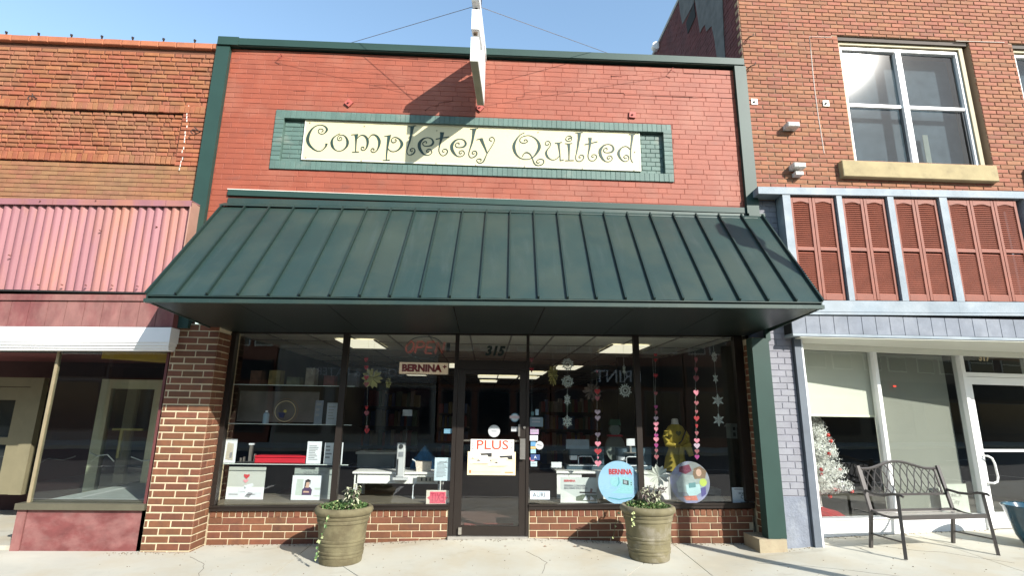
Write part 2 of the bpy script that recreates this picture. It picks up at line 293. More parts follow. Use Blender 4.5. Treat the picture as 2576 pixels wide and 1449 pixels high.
LETTERS = [('C',[[(-2.244,5.029,0.0273),(-2.249,4.991,0.0182),(-2.276,4.946,0.0085),(-2.313,4.916,0.0061),(-2.359,4.914,0.0085),(-2.419,4.947,0.0182),(-2.476,5.007,0.0303),(-2.502,5.076,0.0364),(-2.493,5.159,0.0303),(-2.463,5.231,0.0182),(-2.416,5.281,0.0085),(-2.355,5.303,0.0055),(-2.302,5.292,0.0097),(-2.268,5.264,0.0182),(-2.257,5.233,0.0231),(-2.271,5.2,0.0158),(-2.297,5.173,0.0073),(-2.325,5.166,0.0055),(-2.358,5.181,0.0055),(-2.372,5.212,0.0073),(-2.36,5.238,0.0085),(-2.338,5.245,0.0055),(-2.311,5.234,0.0055),(-2.309,5.211,0.0073),(-2.328,5.198,0.0085)]]),('o',[[(-2.074,5.186,0.0049),(-2.123,5.155,0.0061),(-2.165,5.109,0.0158),(-2.177,5.051,0.0279),(-2.16,4.988,0.0267),(-2.122,4.942,0.0097),(-2.069,4.922,0.0049),(-2.014,4.943,0.0097),(-1.972,4.996,0.0231),(-1.963,5.059,0.0291),(-1.982,5.116,0.0206),(-2.014,5.153,0.0109),(-2.055,5.165,0.0049),(-2.094,5.147,0.0049),(-2.105,5.111,0.0055),(-2.094,5.086,0.0073),(-2.074,5.08,0.0073),(-2.049,5.091,0.0055),(-2.045,5.117,0.0049),(-2.064,5.132,0.0055),(-2.08,5.118,0.0061),(-2.073,5.106,0.0049)]]),('m',[[(-1.923,5.171,0.0061),(-1.832,5.183,0.0073)],[(-1.855,5.179,0.0455),(-1.853,5.115,0.0243),(-1.85,5.039,0.0133),(-1.845,4.922,0.0085)],[(-1.891,4.914,0.0055),(-1.801,4.922,0.0085)],[(-1.836,5.122,0.0036),(-1.807,5.161,0.0061),(-1.768,5.173,0.0085),(-1.726,5.152,0.0206),(-1.696,5.096,0.0267),(-1.694,5.026,0.0206),(-1.712,4.968,0.0097),(-1.745,4.946,0.0061),(-1.769,4.959,0.0061),(-1.774,4.984,0.0073),(-1.758,4.997,0.0073),(-1.737,4.989,0.0061),(-1.739,4.973,0.0049)],[(-1.686,5.122,0.0036),(-1.658,5.171,0.0061),(-1.619,5.187,0.0097),(-1.571,5.161,0.0218),(-1.538,5.102,0.0303),(-1.536,5.032,0.0218),(-1.557,4.961,0.0109),(-1.594,4.923,0.0055),(-1.626,4.93,0.0055),(-1.64,4.955,0.0061),(-1.627,4.978,0.0073),(-1.604,4.975,0.0073),(-1.597,4.96,0.0055),(-1.608,4.947,0.0049)]]),('p',[[(-1.478,5.165,0.0052),(-1.423,5.177,0.0092),(-1.383,5.189,0.0065)],[(-1.41,5.174,0.0406),(-1.417,5.091,0.0294),(-1.423,4.995,0.0196),(-1.426,4.893,0.0131),(-1.424,4.815,0.0092)],[(-1.473,4.806,0.0065),(-1.378,4.816,0.0092)],[(-1.413,4.985,0.0052),(-1.377,4.952,0.0059),(-1.333,4.944,0.0059),(-1.285,4.963,0.0118),(-1.244,5.009,0.0249),(-1.228,5.064,0.0327),(-1.25,5.112,0.0222),(-1.283,5.145,0.0105),(-1.328,5.16,0.0059),(-1.364,5.142,0.0059),(-1.375,5.107,0.0079),(-1.357,5.08,0.0079),(-1.329,5.081,0.0079),(-1.309,5.103,0.0079),(-1.316,5.126,0.0065),(-1.332,5.122,0.0052)]]),('l',[[(-1.163,5.331,0.0052),(-1.112,5.331,0.0105),(-1.053,5.346,0.0052)],[(-1.104,5.33,0.0491),(-1.108,5.263,0.0327),(-1.114,5.193,0.0249),(-1.125,5.117,0.0196),(-1.14,5.047,0.0131),(-1.155,4.978,0.0092),(-1.154,4.937,0.0079),(-1.132,4.904,0.0065),(-1.101,4.904,0.0079),(-1.065,4.927,0.0131),(-1.048,4.962,0.0131),(-1.056,4.992,0.0092),(-1.081,5.003,0.0079),(-1.109,4.987,0.0092),(-1.107,4.963,0.0092),(-1.088,4.957,0.0059),(-1.077,4.971,0.0052)]]),('e',[[(-0.904,5.084,0.0052),(-0.895,5.091,0.0079),(-0.899,5.109,0.0079),(-0.918,5.113,0.0079),(-0.945,5.09,0.0092),(-0.944,5.065,0.0092),(-0.921,5.046,0.0079),(-0.877,5.044,0.0092),(-0.828,5.06,0.0196),(-0.805,5.102,0.0236),(-0.826,5.15,0.0144),(-0.865,5.169,0.0079),(-0.902,5.169,0.0079),(-0.951,5.145,0.0196),(-0.992,5.081,0.036),(-0.988,5.012,0.036),(-0.954,4.952,0.0262),(-0.915,4.916,0.0118),(-0.871,4.909,0.0079),(-0.834,4.926,0.0079),(-0.817,4.957,0.0092),(-0.831,4.991,0.0079),(-0.863,4.998,0.0079),(-0.89,4.975,0.0092),(-0.879,4.951,0.0092),(-0.857,4.956,0.0079),(-0.858,4.971,0.0052)]]),('t',[[(-0.691,5.261,0.051),(-0.693,5.204,0.0393),(-0.703,5.134,0.0249),(-0.715,5.064,0.0157),(-0.722,4.995,0.0092),(-0.71,4.948,0.0079),(-0.677,4.911,0.0059),(-0.64,4.916,0.0079),(-0.61,4.951,0.0131),(-0.605,4.986,0.0105),(-0.631,5.009,0.0092),(-0.663,5.001,0.0065),(-0.674,4.976,0.0065),(-0.658,4.963,0.0052),(-0.643,4.974,0.0052)],[(-0.773,5.152,0.0118),(-0.683,5.176,0.0092),(-0.592,5.195,0.0118)]]),('e',[[(-0.458,5.081,0.0052),(-0.449,5.089,0.0079),(-0.453,5.106,0.0079),(-0.472,5.11,0.0079),(-0.499,5.087,0.0092),(-0.499,5.062,0.0092),(-0.476,5.043,0.0079),(-0.432,5.041,0.0092),(-0.382,5.057,0.0196),(-0.358,5.099,0.0236),(-0.379,5.147,0.0144),(-0.417,5.166,0.0079),(-0.455,5.166,0.0079),(-0.505,5.142,0.0196),(-0.546,5.078,0.036),(-0.544,5.009,0.036),(-0.51,4.948,0.0262),(-0.471,4.912,0.0118),(-0.427,4.905,0.0079),(-0.39,4.922,0.0079),(-0.372,4.954,0.0092),(-0.386,4.988,0.0079),(-0.418,4.995,0.0079),(-0.445,4.972,0.0092),(-0.435,4.948,0.0092),(-0.413,4.952,0.0079),(-0.413,4.967,0.0052)]]),('l',[[(-0.308,5.326,0.0052),(-0.258,5.327,0.0105),(-0.198,5.341,0.0052)],[(-0.249,5.325,0.0491),(-0.256,5.258,0.0327),(-0.263,5.188,0.0249),(-0.276,5.111,0.0196),(-0.293,5.042,0.0131),(-0.31,4.972,0.0092),(-0.31,4.931,0.0079),(-0.289,4.897,0.0065),(-0.257,4.897,0.0079),(-0.22,4.921,0.0131),(-0.202,4.956,0.0131),(-0.21,4.986,0.0092),(-0.235,4.997,0.0079),(-0.263,4.981,0.0092),(-0.262,4.957,0.0092),(-0.243,4.951,0.0059),(-0.231,4.965,0.0052)]]),('y',[[(-0.215,5.164,0.0052),(-0.165,5.183,0.0092),(-0.133,5.19,0.0065)],[(-0.149,5.184,0.0406),(-0.125,5.122,0.0314),(-0.098,5.061,0.0222),(-0.071,4.993,0.0144),(-0.061,4.973,0.0092)],[(0.001,5.156,0.0059),(-0.012,5.158,0.0079),(-0.031,5.168,0.0065),(-0.033,5.192,0.0079),(-0.007,5.213,0.0065),(0.022,5.205,0.0059),(0.036,5.17,0.0059),(0.021,5.121,0.0059),(-0.016,5.05,0.0065),(-0.061,4.966,0.0079),(-0.082,4.91,0.0092),(-0.105,4.851,0.0131),(-0.13,4.826,0.0105),(-0.161,4.817,0.0065),(-0.193,4.838,0.0065),(-0.2,4.865,0.0065),(-0.175,4.881,0.0079),(-0.144,4.877,0.0079),(-0.14,4.86,0.0065),(-0.159,4.846,0.0059)]]),('Q',[[(0.45,5.301,0.0061),(0.387,5.261,0.0077),(0.335,5.185,0.02),(0.306,5.103,0.0346),(0.315,5.022,0.0323),(0.353,4.95,0.0184),(0.413,4.908,0.0092),(0.487,4.899,0.0061),(0.554,4.922,0.0077),(0.613,4.985,0.0215),(0.658,5.084,0.0369),(0.643,5.165,0.0261),(0.597,5.221,0.0138),(0.537,5.255,0.0069),(0.477,5.257,0.0061),(0.41,5.229,0.0069),(0.386,5.179,0.0077),(0.41,5.147,0.0077),(0.455,5.143,0.0077),(0.493,5.167,0.0092),(0.477,5.195,0.0077),(0.447,5.19,0.0061),(0.455,5.17,0.0061)],[(0.424,4.937,0.0061),(0.446,4.982,0.0092),(0.486,5.002,0.0138),(0.531,4.977,0.0108),(0.561,4.922,0.0092),(0.584,4.854,0.0123),(0.614,4.819,0.0123),(0.655,4.813,0.0092),(0.703,4.835,0.0108),(0.722,4.872,0.0108),(0.707,4.903,0.0077),(0.666,4.91,0.0077),(0.629,4.888,0.0077),(0.621,4.86,0.0092),(0.647,4.85,0.0077),(0.664,4.865,0.0061)]]),('u',[[(0.779,5.147,0.0061),(0.789,5.134,0.0061),(0.77,5.121,0.0061),(0.748,5.128,0.0069),(0.742,5.157,0.0069),(0.763,5.182,0.0069),(0.797,5.179,0.0069),(0.815,5.139,0.0069),(0.8,5.098,0.0077),(0.77,5.056,0.0123),(0.752,5.006,0.023),(0.77,4.95,0.023),(0.808,4.915,0.0108),(0.852,4.903,0.0061),(0.897,4.923,0.0069),(0.942,4.973,0.0077)],[(0.876,5.158,0.0077),(0.928,5.162,0.0108),(0.974,5.177,0.0061)],[(0.927,5.162,0.0323),(0.932,5.095,0.0184),(0.943,5.005,0.0108),(0.949,4.896,0.0077)],[(0.946,4.896,0.0077),(0.998,4.912,0.0061)]]),('i',[[(1.019,5.159,0.0069),(1.064,5.155,0.0092),(1.117,5.166,0.0061)],[(1.068,5.156,0.0338),(1.071,5.084,0.023),(1.071,4.986,0.0123),(1.069,4.906,0.0092)],[(1.017,4.899,0.0069),(1.137,4.906,0.0077)],[(1.118,5.25,0.0061),(1.095,5.274,0.0061),(1.061,5.274,0.0061),(1.031,5.242,0.0061),(1.034,5.209,0.0061),(1.068,5.194,0.0061),(1.102,5.208,0.0061),(1.109,5.237,0.0061),(1.076,5.246,0.0061),(1.065,5.227,0.0061),(1.081,5.224,0.0061)]]),('l',[[(1.161,5.33,0.0061),(1.21,5.328,0.0092),(1.267,5.339,0.0061)],[(1.219,5.328,0.043),(1.215,5.254,0.0307),(1.204,5.187,0.023),(1.192,5.105,0.0169),(1.175,5.014,0.0092),(1.163,4.957,0.0069),(1.174,4.909,0.0069),(1.211,4.894,0.0069),(1.249,4.912,0.0092),(1.276,4.953,0.0108),(1.269,4.985,0.0092),(1.235,4.992,0.0069),(1.212,4.975,0.0069),(1.216,4.951,0.0069),(1.238,4.956,0.0061)]]),('t',[[(1.37,5.26,0.0445),(1.367,5.194,0.0307),(1.359,5.111,0.0215),(1.343,5.029,0.0123),(1.337,4.972,0.0092),(1.354,4.924,0.0069),(1.399,4.908,0.0069),(1.441,4.935,0.0108),(1.457,4.976,0.0108),(1.439,5.004,0.0069),(1.401,5.003,0.0069),(1.386,4.978,0.0069),(1.404,4.965,0.0061),(1.419,4.979,0.0061)],[(1.291,5.151,0.0092),(1.473,5.205,0.0092)]]),('e',[[(1.597,5.083,0.005),(1.607,5.091,0.0076),(1.604,5.108,0.0076),(1.586,5.112,0.0076),(1.557,5.089,0.0088),(1.557,5.064,0.0088),(1.578,5.044,0.0076),(1.621,5.042,0.0088),(1.671,5.058,0.0189),(1.697,5.101,0.0227),(1.68,5.149,0.0139),(1.643,5.169,0.0076),(1.606,5.169,0.0076),(1.555,5.144,0.0189),(1.51,5.08,0.0346),(1.509,5.01,0.0346),(1.538,4.949,0.0252),(1.574,4.913,0.0113),(1.618,4.905,0.0076),(1.655,4.923,0.0076),(1.675,4.954,0.0088),(1.663,4.989,0.0076),(1.632,4.996,0.0076),(1.604,4.973,0.0088),(1.612,4.949,0.0088),(1.634,4.953,0.0076),(1.635,4.968,0.005)]]),('d',[[(1.919,5.336,0.0061),(1.965,5.334,0.0108),(2.012,5.344,0.0061)],[(1.971,5.336,0.0353),(1.961,5.251,0.023),(1.945,5.151,0.0154),(1.936,5.052,0.0108),(1.935,4.97,0.0092),(1.95,4.922,0.0077),(1.961,4.906,0.0061)],[(1.93,5.105,0.0061),(1.897,5.141,0.0061),(1.859,5.148,0.0069),(1.813,5.125,0.0123),(1.777,5.079,0.0246),(1.765,5.029,0.0292),(1.785,4.973,0.02),(1.822,4.929,0.0092),(1.863,4.92,0.0061),(1.898,4.94,0.0069),(1.908,4.977,0.0077),(1.893,5.009,0.0077),(1.859,5.012,0.0069),(1.837,4.987,0.0069),(1.857,4.963,0.0069),(1.88,4.975,0.0061)]])]
# ================================================================= ground
def gz(x, y):
    """pavement height"""
    P = [(-9, -.11), (-3.3, -.105), (-1.45, -.075), (-.39, -.02), (.6, -.005), (1.8, -.045), (2.5, -.062), (3.4, -.058), (4.0, 0), (6, .03), (9, .05)]
    for (a, za), (b, zb) in zip(P, P[1:]):
        if a <= x <= b: z = za+(zb-za)*(x-a)/(b-a); break
    else: z = P[0][1] if x < -9 else P[-1][1]
    t = min(1, max(0, (.35-y)/1.2)); base = -.085+.068*min(1, max(0, (x-2.5)/2))
    return z*(1-t)+base*t-.012*max(0, .35-y)
m_conc = mat('pavement_concrete', (.46, .445, .375), .85, var=.12, scale=2.2, bump=.0018, bscale=160, col2=(.39, .355, .275), c2s=1.1, c2t=.52, st=((.25, .215, .155), 1.6, .58, (.55, 1.3, 1), .6))
m_joint = mat('pavement_joint_dirt', (.06, .05, .04), .95)
m_road = mat('asphalt', (.055, .055, .055), .9, var=.15, scale=1.5, bump=.003, bscale=120)
m_kerb = mat('kerb_concrete', (.36, .34, .30), .9, bump=.002)
side = thing('pavement', 'pale concrete pavement in front of the shops', 'pavement'); del side['label'], side['category']; side['kind'] = 'structure'
JL = [-9.5, -5.9, -2.045, 2.355, 5.6, 9.6]
def slab(x0, x1, y0, y1, nx, ny, clip=None):
    t = MB(); g = .005; idx = {}
    for i in range(nx+1):
        for j in range(ny+1):
            x = x0+g+(x1-x0-2*g)*i/nx; y = y0+g+(y1-y0-2*g)*j/ny; idx[i, j] = t.av((x, y, gz(x, y)))
    for i in range(nx):
        for j in range(ny): t.f.append([idx[i, j], idx[i+1, j], idx[i+1, j+1], idx[i, j+1]])
    for i in range(nx):                                       # skirt in front of each joint
        for j in (0, ny):
            a, b = t.v[idx[i, j]], t.v[idx[i+1, j]]; t.quad(a, b, b-Vector((0, 0, .05)), a-Vector((0, 0, .05)))
    for j in range(ny):
        for i in (0, nx):
            a, b = t.v[idx[i, j]], t.v[idx[i, j+1]]; t.quad(a, b, b-Vector((0, 0, .05)), a-Vector((0, 0, .05)))
    t.build('slab', m_conc, side)
for a, b in zip(JL, JL[1:]):
    if (a, b) != (-2.045, 2.355):
        slab(a, b, -1.9, 2.2 if b > 4 or a < -5 else .6, 14, 12); slab(a, b, -3.6, -1.9, 8, 5)
# centre bay: two diagonal saw cuts running out from the planters
def polyslab(poly):
    bm = bmesh.new(); vs = [bm.verts.new((x, y, 0)) for x, y in poly]; f = bm.faces.new(vs)
    for ax, lo, hi in ((0, -2.2, 2.5), (1, -3.6, .7)):
        k = lo
        while k < hi:
            bmesh.ops.bisect_plane(bm, geom=bm.verts[:]+bm.edges[:]+bm.faces[:], plane_co=(k, k, 0), plane_no=(1, 0, 0) if ax == 0 else (0, 1, 0)); k += .31
    t = MB(); bm.verts.index_update()
    for v in bm.verts: t.av((v.co.x, v.co.y, gz(v.co.x, v.co.y)))
    for f in bm.faces: t.f.append([v.index for v in f.verts])
    n = len(poly)
    for k in range(n):
        (xa, ya), (xb, yb) = poly[k], poly[(k+1) % n]
        for q in range(10):
            p, r = [(xa+(xb-xa)*s_/10, ya+(yb-ya)*s_/10) for s_ in (q, q+1)]
            t.quad((*p, gz(*p)-.0005), (*r, gz(*r)-.0005), (*r, -.2), (*p, -.2))
    bm.free(); t.build('slab', m_conc, side)
g = .004
polyslab([(-2.04, .6), (-2.04, -2.6), (-.02, -2.6), (-1.50-g, -.51), (-1.50-g, .6)])
polyslab([(-1.50+g, .6), (-1.50+g, -.51), (-.0, -2.59), (.24, -2.59), (1.76-g, -.50), (1.76-g, .6)])
polyslab([(1.76+g, .6), (1.76+g, -.50), (.25, -2.6), (2.35, -2.6), (2.35, .6)])
polyslab([(-2.04, -2.61), (-2.04, -3.6), (2.35, -3.6), (2.35, -2.61)])
MB().box(-40, 40, -3.6, 14, -.6, -.145).build('pavement_bed', m_joint, side)
MB().box(-40, -9.5, -3.6, 1, -.145, -.115).build('slab', m_conc, side); MB().box(9.6, 40, -3.6, 1.5, -.145, -.05).build('slab', m_conc, side)
t = MB(); 
k_ = MB().box(-90, 90, -3.78, -3.61, -.5, -.125).build('kerb', m_kerb, None, struct=True)
MB().box(-90, 90, -17.5, -3.785, -.6, -.26).build('road', m_road, None, struct=True)
MB().box(-90, 90, -21.5, -17.5, -.6, -.12).build('far_pavement', m_conc, None, struct=True)
t = MB()
for x in range(-36, 36, 6): t.box(x, x+3, -10.75, -10.62, -.258, -.254)
for x in range(-38, 39, 3): t.box(x, x+.1, -6.2, -3.9, -.258, -.254)
t.build('road_markings', mat('road_paint', (.7, .68, .62), .7), None, struct=True)
MB().quad((-250, -250, -.62), (250, -250, -.62), (250, 250, -.62), (-250, 250, -.62)).build('ground', mat('earth', (.2, .17, .12), .95), None, struct=True)

# ================================================================= centre building
m_pred = dict(col=(.265, .062, .030), rough=.62, var=.12, scale=3.5, bump=.0022, bscale=90, rnd=.07, st=((.15, .055, .04), 2.2, .60, (1, 1, 1.8), .55), col2=(.285, .090, .052), c2s=1.3, c2t=.56)
mp_o = mat('red_painted_brick', **m_pred); mp_i = mat('red_painted_brick_joined', src='isl', **m_pred)
mp_m = mat('red_painted_joint', (.19, .042, .024), .75, var=.15, scale=9, bump=.002)
gp = dict(col=(.085, .145, .122), rough=.6, var=.14, scale=5, bump=.0018, bscale=120, rnd=.12, col2=(.15, .18, .15), c2s=3.5, c2t=.62)
mg_o = mat('green_painted_brick', **gp); mg_i = mat('green_painted_brick_joined', src='isl', **gp)
m_green = mat('dark_green_metal', (.018, .047, .038), .5, metal=.0, var=.1, scale=2.5, bump=.0004, bscale=14, spec=.35)
m_roof = mat('green_roof_metal', (.023, .046, .041), .42, metal=.15, var=.10, scale=1.6, bump=.0010, bscale=3.5, spec=.45, col2=(.036, .055, .044), c2s=1.2, c2t=.5, st=((.048, .070, .064), 3.0, .56, (3, .35, .35), .5))
m_dark = mat('dark_void', (.012, .012, .012), .9)
shop = thing('brick_shop', 'red painted brick shop in the middle with cream name board and green metal awning', 'shop', (0, 0, 0))
t = MB()
t.box(-3.83, -2.85, .0035, .35, 2.64, 6.42); t.box(2.415, 3.64, .0035, .35, 2.64, 6.42)
t.box(-2.85, 2.415, .0035, .35, 2.64, 4.73); t.box(-2.85, 2.415, .0035, .35, 5.38, 6.42)
wall = t.build('wall', mp_m, shop)
def keep(x, z):
    if -2.955 < x < 2.52 and 4.60 < z < 5.50: return False
    if z < 4.28 and x > -3.42: return False
    return True
rgp = random.Random(31); B = []; z = 3.62; r_ = 0
while z < 6.40:                                               # hand laid: joints wander and the odd half brick creeps in
    x = -3.67-(.119 if r_ % 2 else 0)+rgp.uniform(-.012, .012)
    while x < 3.50:
        wd = .238+rgp.uniform(-.012, .012) if rgp.random() > .06 else .119
        a, b = max(x, -3.67), min(x+wd, 3.50)
        if b-a > .03 and not (z < 4.27 and a > -3.44): B.append(((a+b)/2, z+.0378, round(b-a-.0035, 2), .0755-.0035))
        x += wd
    z += .0755; r_ += 1
B = cut(B, [(-2.957, 2.522, 4.622, 5.488), (-3.43, 3.6, 3.5, 4.285)])
lay(B, 0, .02, .0028, mp_o, mp_i, wall, 230, name='painted_brick', key='pr', jit=.0012)
# green surround: rowlock courses and the sunken panel
GB = []
x = -2.955
while x < 2.50:
    w_ = .0675; GB.append((x+w_/2, 5.43, w_-.004, .118)); GB.append((x+w_/2, 4.68, w_-.004, .118)); x += w_
z = 4.745
while z < 5.36: GB.append((-2.895, z+.033, .118, .060)); GB.append((2.46, z+.033, .118, .060)); z += .0668
sur = MB(); sur.box(-2.953, 2.518, -.012, .06, 5.375, 5.485); sur.box(-2.953, 2.518, -.012, .06, 4.625, 4.735)
sur.box(-2.953, -2.84, -.012, .06, 4.735, 5.375); sur.box(2.405, 2.518, -.012, .06, 4.735, 5.375)
surr = sur.build('panel_surround', mg_o, shop)
lay(GB, -.017, .012, .002, mg_o, mg_i, surr, 150, name='rowlock_brick', key='gs', jit=.0015)
pan = MB().box(-2.84, 2.405, .052, .34, 4.735, 5.375).build('sunken_panel', mg_o, shop)
lay(rows(-2.838, -2.50, 4.74, 5.37, .21, .0665, .006, .006, minw=.05)+rows(2.03, 2.403, 4.74, 5.37, .13, .0665, .006, .006, minw=.05)+rows(-2.50, 2.03, 4.74, 4.80, .21, .0665, .006, .006), .045, .02, .004, mg_o, mg_i, pan, 120, name='panel_brick', key='gp')
# green trims
def trim(name, boxes, m=m_green, sh=0):
    t = MB(sh=sh)
    for b in boxes: t.box(*b)
    return t.build(name, m, shop)
trim('corner_trim', [(-3.855, -3.672, -.06, .03, 2.45, 6.42)])
trim('corner_cap', [(-3.84, -3.56, -.085, .06, 6.425, 6.55)])
trim('coping', [(-3.56, 3.63, -.075, .40, 6.452, 6.555), (-3.56, 3.63, -.06, -.03, 6.44, 6.452)], sh=.004)
trim('corner_trim', [(3.488, 3.655, -.06, .03, 4.18, 6.455)])
trim('trim_foot', [(3.50, 3.72, -.075, .03, 4.13, 4.178)])
trim('corner_trim', [(3.60, 3.66, -.03, .03, 2.45, 4.128)])
trim('column', [(3.37, 3.515, -.10, .05, .086, 2.47), (3.518, 3.60, -.085, .05, .086, 2.47)])
m_lime = mat('pale_stone', (.32, .27, .18), .9, bump=.004, bscale=30, col2=(.3, .24, .16), c2s=9)
trim('stone_footing', [(3.245, 3.575, -.12, .28, -.12, .085)], m_lime)
trim('caulk_line', [(-3.46, 3.49, -.012, .004, 4.286, 4.296)], mat('white_caulk', (.7, .62, .55), .8, bump=.003, bscale=90), sh=-.006)
fl = trim('flashing', [(-3.44, 3.48, -.030, .004, 4.205, 4.285)], sh=-.004)
t = MB(sh=.006); t.box(-3.43, 3.50, -.018, .004, 4.10, 4.204)
t.prism([(-3.47, -.02, 4.135), (-3.47, -.14, 4.065), (-3.47, -.14, 4.052), (-3.47, -.02, 4.10)], (7.05, 0, 0)); t.build('flashing', m_roof, shop)
# stepped settlement cracks in the painted wall
m_crk = mat('crack_shadow', (.05, .012, .010), .95)
def crackline(pts, o_, nm='crack', par=None, th=.006, m=None):
    t = MB(); P_ = [at((o_[0]+a/2.07)*.64659, (o_[1]+b/2.07)*.64659, -.0008) for a, b in pts]
    for A, B_ in zip(P_, P_[1:]): t.bar(A, B_, th*random.uniform(.6, 1.2), .003)
    t.build(nm, m or m_crk, par or wall)
crackline([(640, 805), (640, 782), (703, 776), (705, 745), (760, 736), (1100, 738), (1505, 748), (1512, 764), (1860, 774), (2060, 780)], (1700, 0)); crackline([(0, 768), (200, 776), (400, 785), (560, 783), (735, 790)], (2500, 0))
crackline([(1560, 682), (1600, 652), (1668, 642), (1670, 620), (1750, 612), (1790, 600)], (900, 100)); crackline([(1150, 478), (1270, 480), (1395, 484)], (900, 100)); crackline([(500, 523), (600, 527)], (900, 100)); crackline([(1400, 612), (1490, 614)], (1700, 0), th=.011)
crackline([(330, 590), (560, 598), (720, 606)], (2500, 0)); crackline([(20, 205), (300, 212), (600, 222), (900, 235), (1400, 262), (1900, 290)], (900, 100), th=.012)
# tie plates
m_redmetal = mat('red_painted_iron', (.36, .08, .06), .6, bump=.002)
for (px, py, a) in ((878, 260, 40), (1207, 272, 40), (1590, 290, 5)):
    c = at(px, py, 0); t = MB(M=Matrix.Translation(c) @ Matrix.Rotation(radians(a), 4, 'Y')); t.box(-.045, .045, -.028, -.004, -.045, .045); t.box(-.011, .011, -.05, -.024, -.009, .009)
    t.build('tie_plate', m_redmetal, wall)
for px, py in ((708, 140), (1690, 175)):
    c = at(px, py, -.02); t = MB(); t.tube([c+Vector((0, .04, .02)), c+Vector((0, -.05, .0)), c+Vector((-.03, -.05, -.04)), c+Vector((.03, -.05, -.07))], .006, 6); t.build('wall_hook', m_redmetal, wall)

# name board
board = thing('name_board', 'cream name board with curly green lettering set in the green brick panel', 'sign', (-.24, .02, 4.78))
m_cream = mat('cream_sign_paint', (.60, .53, .32), .5, var=.03, scale=3)
for a, b in ((-2.562, -1.093), (-1.091, .378), (.380, 2.074)): MB().box(a, b, .02, .044, 4.780, 5.380).build('panel', m_cream, board)
t = MB()
t.box(-2.562, 2.074, .0165, .0205, 5.362, 5.380); t.box(-2.562, 2.074, .0165, .0205, 4.780, 4.796); t.box(-2.562, -2.548, .0165, .0205, 4.796, 5.362); t.box(2.060, 2.074, .0165, .0205, 4.796, 5.362)
t.build('edge_trim', mat('cream_white_edge', (.68, .66, .54), .5, var=.02), board)
m_let = mat('dark_green_letter', (.008, .035, .026), .55, var=.1, scale=8, col2=(.03, .03, .012), c2s=9, c2t=.60)
for ch, strokes in LETTERS:
    t = MB()
    for i, s_ in enumerate(strokes): t.ribbon([(a_, b_, w_*1.05+.0035) for a_, b_, w_ in s_], .0150-.0006*i, .0195)
    t.build('letter', m_let, board)
for px, py in ((780, 308), (917, 317), (1099, 328), (1354, 332), (769, 396), (909, 404), (1097, 410), (1197, 415), (1320, 418), (1465, 423), (1595, 428), (1597, 382)):
    c = at(px, py, .018); MB().disc((c.x, c.z), .009, .012, .019, 8).build('screw', mat('screw_head', (.3, .24, .15), .5), board)

# ---------------- awning
S = .0135
aw = thing('metal_awning', 'dark green standing seam metal awning over the middle shop window', 'awning', (.05, -.7, 2.56))
XT0, XT1, XF0, XF1 = -3.44, 3.655, -3.42, 3.545
ZT, ZF = 4.075, 2.64
def awp(x_, v_):      # v 0 top 1 front ; x_ = fraction
    xt = XT0+(XT1-XT0)*x_; xf = XF0+(XF1-XF0)*x_; xx = xt+(xf-xt)*v_
    return Vector((xx, -.10+(-1.25)*v_, ZT+(ZF-ZT)*v_))
fr = [0]+[(-3.13+.3043*i-XF0)/(XF1-XF0) for i in range(22)]+[1]
for i in range(len(fr)-1):
    if fr[i+1]-fr[i] < .003: continue
    e = .0004; t = MB(sh=S); a, b = fr[i]+e, fr[i+1]-e; n_ = 8
    nrm = (awp(.5, 1)-awp(.5, 0)).cross(Vector((1, 0, 0))).normalized(); nrm = nrm if nrm.y < 0 else -nrm
    bulge = [0, .003, .005, .003, 0]; R = []
    for v_ in [k/n_ for k in range(n_+1)]:
        R.append([t.av(awp(a+(b-a)*q/4, v_)+nrm*(bulge[q]*(.5+.5*sin(v_*9+i*2.1)))) for q in range(5)])
    for k in range(n_):
        for q in range(4): t.f.append([R[k][q], R[k][q+1], R[k+1][q+1], R[k+1][q]])
    t.build('roof_panel', m_roof, aw, smooth=True)
m_seam = mat('green_seam_metal', (.014, .030, .025), .4, metal=.1, var=.05)
for q in fr:
    t = MB(sh=S); p0, p1 = awp(q, 0), awp(q, 1); wd = .0095
    t.prism([p0+Vector((-wd, 0, 0)), p0+Vector((wd, 0, 0)), p0+Vector((wd, 0, 0))+nrm*.034, p0+Vector((-wd, 0, 0))+nrm*.034], p1-p0)
    t.build('seam', m_seam, aw)
t = MB(sh=S); t.box(XF0, XF1, -1.352, -1.20, 2.628, 2.637); t.box(XF0+.01, XF1-.01, -1.325, -1.30, 2.602, 2.628); t.build('eave_edge', m_roof, aw)
t = MB(sh=S); t.box(XF0-.005, XF1+.005, -1.375, -1.31, 2.562, 2.601); t.build('fascia', m_roof, aw)
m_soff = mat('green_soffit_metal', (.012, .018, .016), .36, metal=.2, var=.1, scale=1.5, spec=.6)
JX = [XF0, -2.55, -1.65, -.36, .60, 1.55, 2.5, XF1]
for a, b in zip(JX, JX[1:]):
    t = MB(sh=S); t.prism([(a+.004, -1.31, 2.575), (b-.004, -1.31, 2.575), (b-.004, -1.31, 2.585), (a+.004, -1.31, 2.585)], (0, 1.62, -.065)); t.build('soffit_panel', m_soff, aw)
for sx, xx in ((1, XF0), (-1, XF1)):
    xt = XT0 if sx > 0 else XT1
    t = MB(sh=S); t.prism([(xx, -1.35, 2.57), (xx, -1.35, ZF), (xt, -.10, ZT), (xt, .0, ZT), (xt, .0, 2.51)], (sx*.012, 0, 0)); t.build('end_cap', m_roof, aw)

